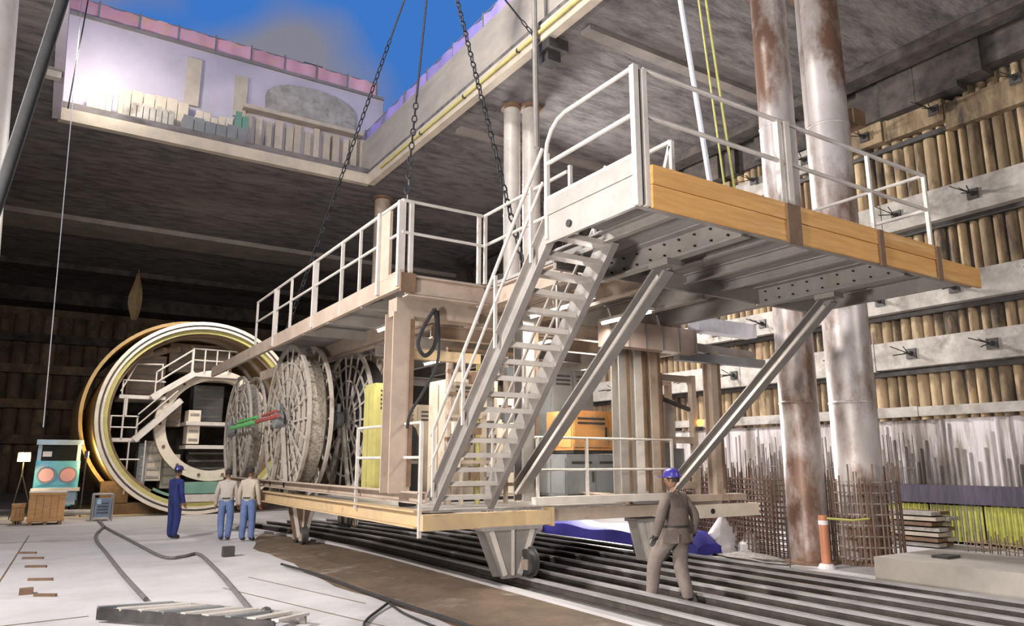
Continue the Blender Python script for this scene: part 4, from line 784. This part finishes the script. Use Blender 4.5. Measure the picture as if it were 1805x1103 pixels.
def lump(name, label, cat, c, sx, sy, sz, m, seed):
    rnd_ = random.Random(seed); b = MB(); n, k = 12, 7; vs = []
    for i in range(k):
        f = i / (k - 1); rr = math.cos(f * math.pi / 2) ** .6 if f < 1 else .05
        for j in range(n): a = 2 * math.pi * j / n; q = rr * (1 + .22 * rnd_.uniform(-1, 1)); vs.append((c[0] + sx * q * math.cos(a), c[1] + sy * q * math.sin(a), c[2] + sz * f * (1 + .1 * rnd_.uniform(-1, 1))))
    b.add(vs, [(n * i + j, n * i + (j + 1) % n, n * i + n + (j + 1) % n, n * i + n + j) for i in range(k - 1) for j in range(n)] + [tuple(range(n - 1, -1, -1)), tuple(range((k - 1) * n, k * n))]); return b.build(name, m, smooth=True, label=label, cat=cat)
lump('white_sack', 'large crumpled white sack under the gantry end beam', 'sack', (12.95, 11.6, 0), .36, .36, .78, 'white_sheet', 1)
lump('white_sack', 'smaller slumped white sack right of the large sack', 'sack', (13.1, 11.0, 0), .28, .26, .46, 'white_sheet', 2)
b = MB(); vs = []; n = 22
for i in range(n + 1):
    y = 11.4 + i * .3; h = .42 + .05 * math.sin(i * .9) - (.2 if i in (0, n) else 0); x = 11.95 + .04 * math.sin(i * .5)
    vs += [(x - .1, y, 0), (x, y, h * .7), (x + .2, y, h), (x + .55, y, h * .96), (x + .75, y, h * .6), (x + .85, y, 0)]
b.add(vs, [(6 * i + k, 6 * i + (k + 1) % 6, 6 * i + 6 + (k + 1) % 6, 6 * i + 6 + k) for i in range(n) for k in range(6)] + [tuple(range(6)), tuple(range(6 * n + 5, 6 * n - 1, -1))])
b.build('tarp_bundle', 'tarp_blue', smooth=True, label='long low bundle under a deep blue tarp behind the rails', cat='tarp')
otube('thin_rod', (11.75, 9.0, 0), (11.75, 9.0, .95), .012, 'steel_dark', label='thin dark rod standing upright beside the right kerb', cat='rod')
lump('gravel_heap', 'low heap of grey rubble at the foot of the brown rebar mat', 'rubble', (12.35, 10.3, 0), .28, .9, .14, 'rebar_grey', 5)

# ------------------------------------------------------------------ people
def person(label, loc, rotz, P, mats, helmet=None, head_rot=0, H=1.0, bulk=1.0, coat=False):
    J = dict(pel=(0, 0, .96), sp=(0, .0, 1.14), ch=(0, .01, 1.34), nk=(0, .0, 1.50), hb=(0, .015, 1.58),
             ls=(-.185, 0, 1.43), le=(-.25, -.02, 1.15), lw=(-.26, .06, .90), lh=(-.26, .09, .83),
             rs=(.185, 0, 1.43), re=(.25, -.02, 1.15), rw=(.26, .06, .90), rh=(.26, .09, .83),
             lp=(-.095, 0, .92), lk=(-.11, .02, .50), la=(-.12, -.02, .09), lt=(-.13, .16, .045),
             rp=(.095, 0, .92), rk=(.11, .02, .50), ra=(.12, -.02, .09), rt=(.13, .16, .045)); J.update(P)
    RAD = dict(pel=(.175, .135), sp=(.165, .13), ch=(.18, .135), nk=(.062, .062), hb=(.058, .06), ls=(.075, .07), le=(.064, .064), lw=(.046, .05), lh=(.042, .022), lp=(.115, .115), lk=(.092, .092), la=(.075, .08), lt=(.045, .04))
    for k in list(RAD):
        if k not in ('nk', 'hb', 'lh', 'lt'): RAD[k] = (RAD[k][0] * bulk, RAD[k][1] * bulk)
    for k in list(RAD):
        if k[0] == 'l': RAD['r' + k[1:]] = RAD[k]
    E = [('pel', 'sp', 1), ('sp', 'ch', 1), ('ch', 'nk', 1), ('nk', 'hb', 2)]
    for s in 'lr': E += [('ch', s + 's', 1), (s + 's', s + 'e', 1), (s + 'e', s + 'w', 1), (s + 'w', s + 'h', 3), ('pel', s + 'p', 0), (s + 'p', s + 'k', 0), (s + 'k', s + 'a', 0), (s + 'a', s + 't', 4)]
    names = list(J); vs = [Vector(J[n]) for n in names]; rad = [RAD[n] for n in names]; ed = [(names.index(a), names.index(b)) for a, b, _ in E]
    seg = [(Vector(J[a]), Vector(J[b]), m) for a, b, m in E]; roots = [0]
    for s in 'lr':                                    # fingers: own chains rooted in the palm
        w_ = Vector(J[s + 'w']); h = Vector(J[s + 'h']); d = (h - w_).normalized(); side = Vector((0, 1, 0)); side = (side - d * side.dot(d)).normalized(); nrm = d.cross(side) * (1 if s == 'l' else -1)
        for i, (o, L) in enumerate(((.03, .075), (.011, .085), (-.009, .08), (-.028, .062))):
            b0 = len(vs); a0 = h + side * o; pts = [a0 - d * .02, a0 + d * L * .55 - nrm * .008, a0 + d * L - nrm * .032]; vs += pts; rad += [(.0095, .0095), (.009, .009), (.0075, .0075)]; ed += [(b0, b0 + 1), (b0 + 1, b0 + 2)]; roots.append(b0); seg += [(pts[0], pts[2], 3)]
        b0 = len(vs); a0 = w_.lerp(h, .35) + side * .03; pts = [a0, a0 + side * .032 + d * .03, a0 + side * .036 + d * .065 - nrm * .015]; vs += pts; rad += [(.012, .012), (.011, .011), (.009, .009)]; ed += [(b0, b0 + 1), (b0 + 1, b0 + 2)]; roots.append(b0); seg += [(pts[0], pts[2], 3)]
    me = bpy.data.meshes.new('sk'); me.from_pydata(vs, ed, []); ob = bpy.data.objects.new('sk', me); COL.objects.link(ob)
    md = ob.modifiers.new('s', 'SKIN'); sv = me.skin_vertices[0].data
    for i, r in enumerate(rad): sv[i].radius = r; sv[i].use_root = i in roots
    ob.modifiers.new('d', 'SUBSURF').levels = 2
    dg = bpy.context.evaluated_depsgraph_get(); ev = ob.evaluated_get(dg); m2 = ev.to_mesh(); V = [v.co.copy() for v in m2.vertices]; F = [tuple(p.vertices) for p in m2.polygons]; ev.to_mesh_clear(); bpy.data.objects.remove(ob)
    def near(c):
        best = 9; bm_ = 0
        for a, b_, m in seg:
            ab = b_ - a; t_ = max(0, min(1, (c - a).dot(ab) / max(ab.length_squared, 1e-9))); dd = (c - a - ab * t_).length
            if dd < best: best = dd; bm_ = m
        return bm_
    B = MB()
    MI = []
    for f in F:
        c = sum((V[i] for i in f), Vector()) / len(f); MI.append(near(c))
    n0 = len(V); B.v = [tuple(v) for v in V]; B.f = list(F); B.m = MI
    # head with brow, nose, chin and ears, turned on the neck
    hc = Vector(J['hb']) + Vector((0, .02, .095)); rot = Matrix.Rotation(head_rot, 3, 'Z'); hv = []; nu, nv = 20, 14
    for j in range(nv + 1):
        ph = math.pi * j / nv
        for i in range(nu):
            th = 2 * math.pi * i / nu; x = .075 * math.sin(ph) * math.sin(th); y = .095 * math.sin(ph) * math.cos(th); z = .118 * math.cos(ph)
            if z < -.03: x *= 1 - .35 * (-z - .03) / .09; y = y * (1 - .2 * (-z - .03) / .09) + .012
            fr = max(0, math.cos(th)) ** 12 if math.sin(ph) > .5 else 0
            if -.045 < z < .01: y += .024 * fr * (1 - abs(z + .025) / .04)
            hv.append(hc + rot @ Vector((x, y, z)))
    B.cur = 2; B.add(hv, [(j * nu + i, j * nu + (i + 1) % nu, (j + 1) * nu + (i + 1) % nu, (j + 1) * nu + i) for j in range(nv) for i in range(nu)])
    for s in (-1, 1): B.ball(hc + rot @ Vector((s * .077, -.005, -.012)), .024, 8, (.5, .9, 1.3))
    t = thing('person', label, 'person', loc); t.rotation_euler.z = rotz; t.scale = (H, H, H)
    ORG[t.name] = Vector((0, 0, 0))
    B.build('body', mats, t, smooth=True)
    fb = MB()
    for s in (-1, 1): fb.ball(hc + rot @ Vector((s * .03, .083, .012)), .012, 8)
    fb.build('eyes', 'eye_white', t, smooth=True); fb = MB(); fb.ball(hc + rot @ Vector((0, .09, -.06)), .012, 8, (1.9, .6, .5)); fb.build('mouth', 'lip', t, smooth=True)
    hr = MB(); hr.lathe([(.079, -.03), (.083, .02), (.075, .075), (.045, .112), (.01, .122)], (0, 0, 0), 'z', 18); hr.v = [tuple(hc + rot @ Vector((x, y * 1.18 - .014, z))) for x, y, z in hr.v]; hr.build('hair', 'hair', t, smooth=True)
    if helmet:
        hm = MB(); hm.lathe([(.12, .035), (.112, .05), (.108, .09), (.088, .135), (.05, .16), (.01, .167)], (0, 0, 0), 'z', 24); hm.add([(.125 * math.cos(a) * (1 + .0 * 1), .13 * math.sin(a) + (.05 if math.sin(a) > .3 else 0), .036 + dz) for dz in (0, .012) for a in [2 * math.pi * i / 24 for i in range(24)]], [tuple(range(23, -1, -1)), tuple(range(24, 48))] + [(i, (i + 1) % 24, 24 + (i + 1) % 24, 24 + i) for i in range(24)])
        hm.v = [tuple(hc + rot @ Vector((x, y * 1.1, z))) for x, y, z in hm.v]; hm.build('hard_hat', helmet, t, smooth=True)
    # belt and collar of the clothing
    bl = MB(); bl.lathe([(.172, -.016), (.178, -.016), (.178, .016), (.172, .016)], (0, 0, 0), 'z', 24, closed=True); bl.v = [(x * (1.24 if coat else 1), y * (1.02 if coat else .78), z + 1.05) for x, y, z in bl.v]; bl.build('belt', 'boot', t, smooth=True)
    if coat:
        ct = MB(); ct.lathe([(.205, .30), (.212, .16), (.205, .06), (.222, -.05), (.236, -.17), (.224, -.175), (.20, -.05), (.185, .06)], (0, 0, 0), 'z', 28, closed=True); ct.v = [(x * (1 + .03 * math.sin(7 * math.atan2(y, x) + z * 9)), y * .82, z + 1.0) for x, y, z in ct.v]; ct.build('jacket_hem', mats[1], t, smooth=True)
        for sx in (-.1, .1): obox('back_pocket', sx - .055, sx + .055, -.172, -.158, .84, .95, mats[1], t)
    cl_ = MB(); cl_.lathe([(.085, -.03), (.07, .02), (.066, .02), (.07, -.03)], (J['nk'][0], J['nk'][1], J['nk'][2] - .0), 'z', 16, closed=True); cl_.build('collar', mats[1], t, smooth=True)
    return t
person('worker in khaki overalls and violet hard hat standing on the rails with back turned', (7.66, 7.72, .012), R(6),
       dict(lp=(-.1, .01, .92), lk=(-.13, .30, .56), la=(-.13, .36, .10), lt=(-.14, .54, .05), rk=(.10, .03, .5), ra=(.10, -.10, .08), rt=(.13, .08, .045),
            le=(-.36, -.04, 1.17), lw=(-.37, .05, .93), lh=(-.37, .08, .86), re=(.33, -.1, 1.18), rw=(.31, -.05, .93), rh=(.30, -.02, .86)), ['khaki_dark', 'khaki', 'skin', 'boot', 'boot'], 'helmet_violet', R(25), 1.0, 1.17, True)
person('worker in dark blue overalls standing on the pale floor before the shield', (3.16, 20.97, 0), R(-60), dict(le=(-.24, .04, 1.15), lw=(-.20, .2, .98), lh=(-.18, .24, .93), la=(-.08, -.02, .09), lt=(-.08, .16, .045), ra=(.08, -.02, .09), rt=(.08, .16, .045)), ['navy', 'navy', 'skin', 'skin', 'boot'], 'helmet_navy', R(10), 1.0)
person('worker in jeans and pale shirt standing before the smaller cable reel', (4.2, 19.9, 0), R(-20), dict(la=(-.08, -.02, .09), lt=(-.08, .16, .045), ra=(.08, -.02, .09), rt=(.08, .16, .045)), ['denim', 'shirt_pale', 'skin', 'skin', 'boot'], None, 0, .98)
person('worker in blue jeans standing under the end of the walkway', (4.62, 19.4, 0), R(-40), dict(), ['denim', 'cab_beige', 'skin', 'skin', 'boot'], None, R(-10), 1.0)

# ------------------------------------------------------------------ strip lamps under the gantry decks, the last three added to brighten
def strip_lamp(label, x, y0, y1, z, power):
    t = thing('strip_lamp', label, 'lamp', (x, (y0 + y1) / 2, z)); obox('housing', x - .06, x + .06, y0, y1, z, z + .05, 'steel_white', t); otube('tube', (x, y0 + .03, z - .025), (x, y1 - .03, z - .025), .022, 'tube_glow', t)
    d = bpy.data.lights.new('tube_light', 'AREA'); d.shape = 'RECTANGLE'; d.size = .1; d.size_y = y1 - y0; d.energy = power; d.color = (1, .93, .82); o = bpy.data.objects.new('tube_light', d); COL.objects.link(o); o.parent = t; o.location = (0, 0, -.06)
mat('tube_glow', (1, 1, 1), (1, 1, 1), bump=0, emit=(1, .95, .86), es=12)
strip_lamp('lit strip lamp seen between the stairs and the left brace', 6.9, 8.5, 10.2, 4.38, 90)
strip_lamp('lit strip lamp seen just right of the left brace top', 8.3, 8.7, 10.0, 4.38, 90)
strip_lamp('added strip lamp deep inside the gantry over the cabinets', 8.2, 11.4, 12.4, 4.25, 110)  # extra lamp, added to brighten the gantry interior
strip_lamp('added strip lamp in the rear of the gantry beside the reels', 8.2, 15.6, 17.0, 4.4, 130)  # added to bring light into the rear of the gantry
strip_lamp('added strip lamp under the walkway near the gas cylinder', 5.6, 12.6, 13.8, 4.55, 60)  # added for more light below the walkway

# floor joints and the pale bracket by the opening
for i, (p, q) in enumerate((((-4, 22.6), (1.45, 21.9)), ((-3, 10.9), (.8, 11.3)), ((-.4, 12), (.1, 24)), ((2.7, 12.6), (3.9, 8.2)), ((3.3, 13.5), (4.1, 10.2)))):
    MB().beam((p[0], p[1], .002), (q[0], q[1], .002), .025 if i < 3 else .02, .006).build('trim_%d' % (5 + i), 'steel_brown' if i < 3 else 'mud', kind=S)
t = thing('slab_strut', 'short pale strut under the slab at the left side of the opening', 'bracket', (-.8, 22.5, 12.3)); obox('bar', -1.05, -.5, 22.35, 22.6, 12.32, 12.5, 'steel_white', t); obox('plate', -1.1, -.45, 22.3, 22.65, 12.5, 12.58, 'steel_grey', t)
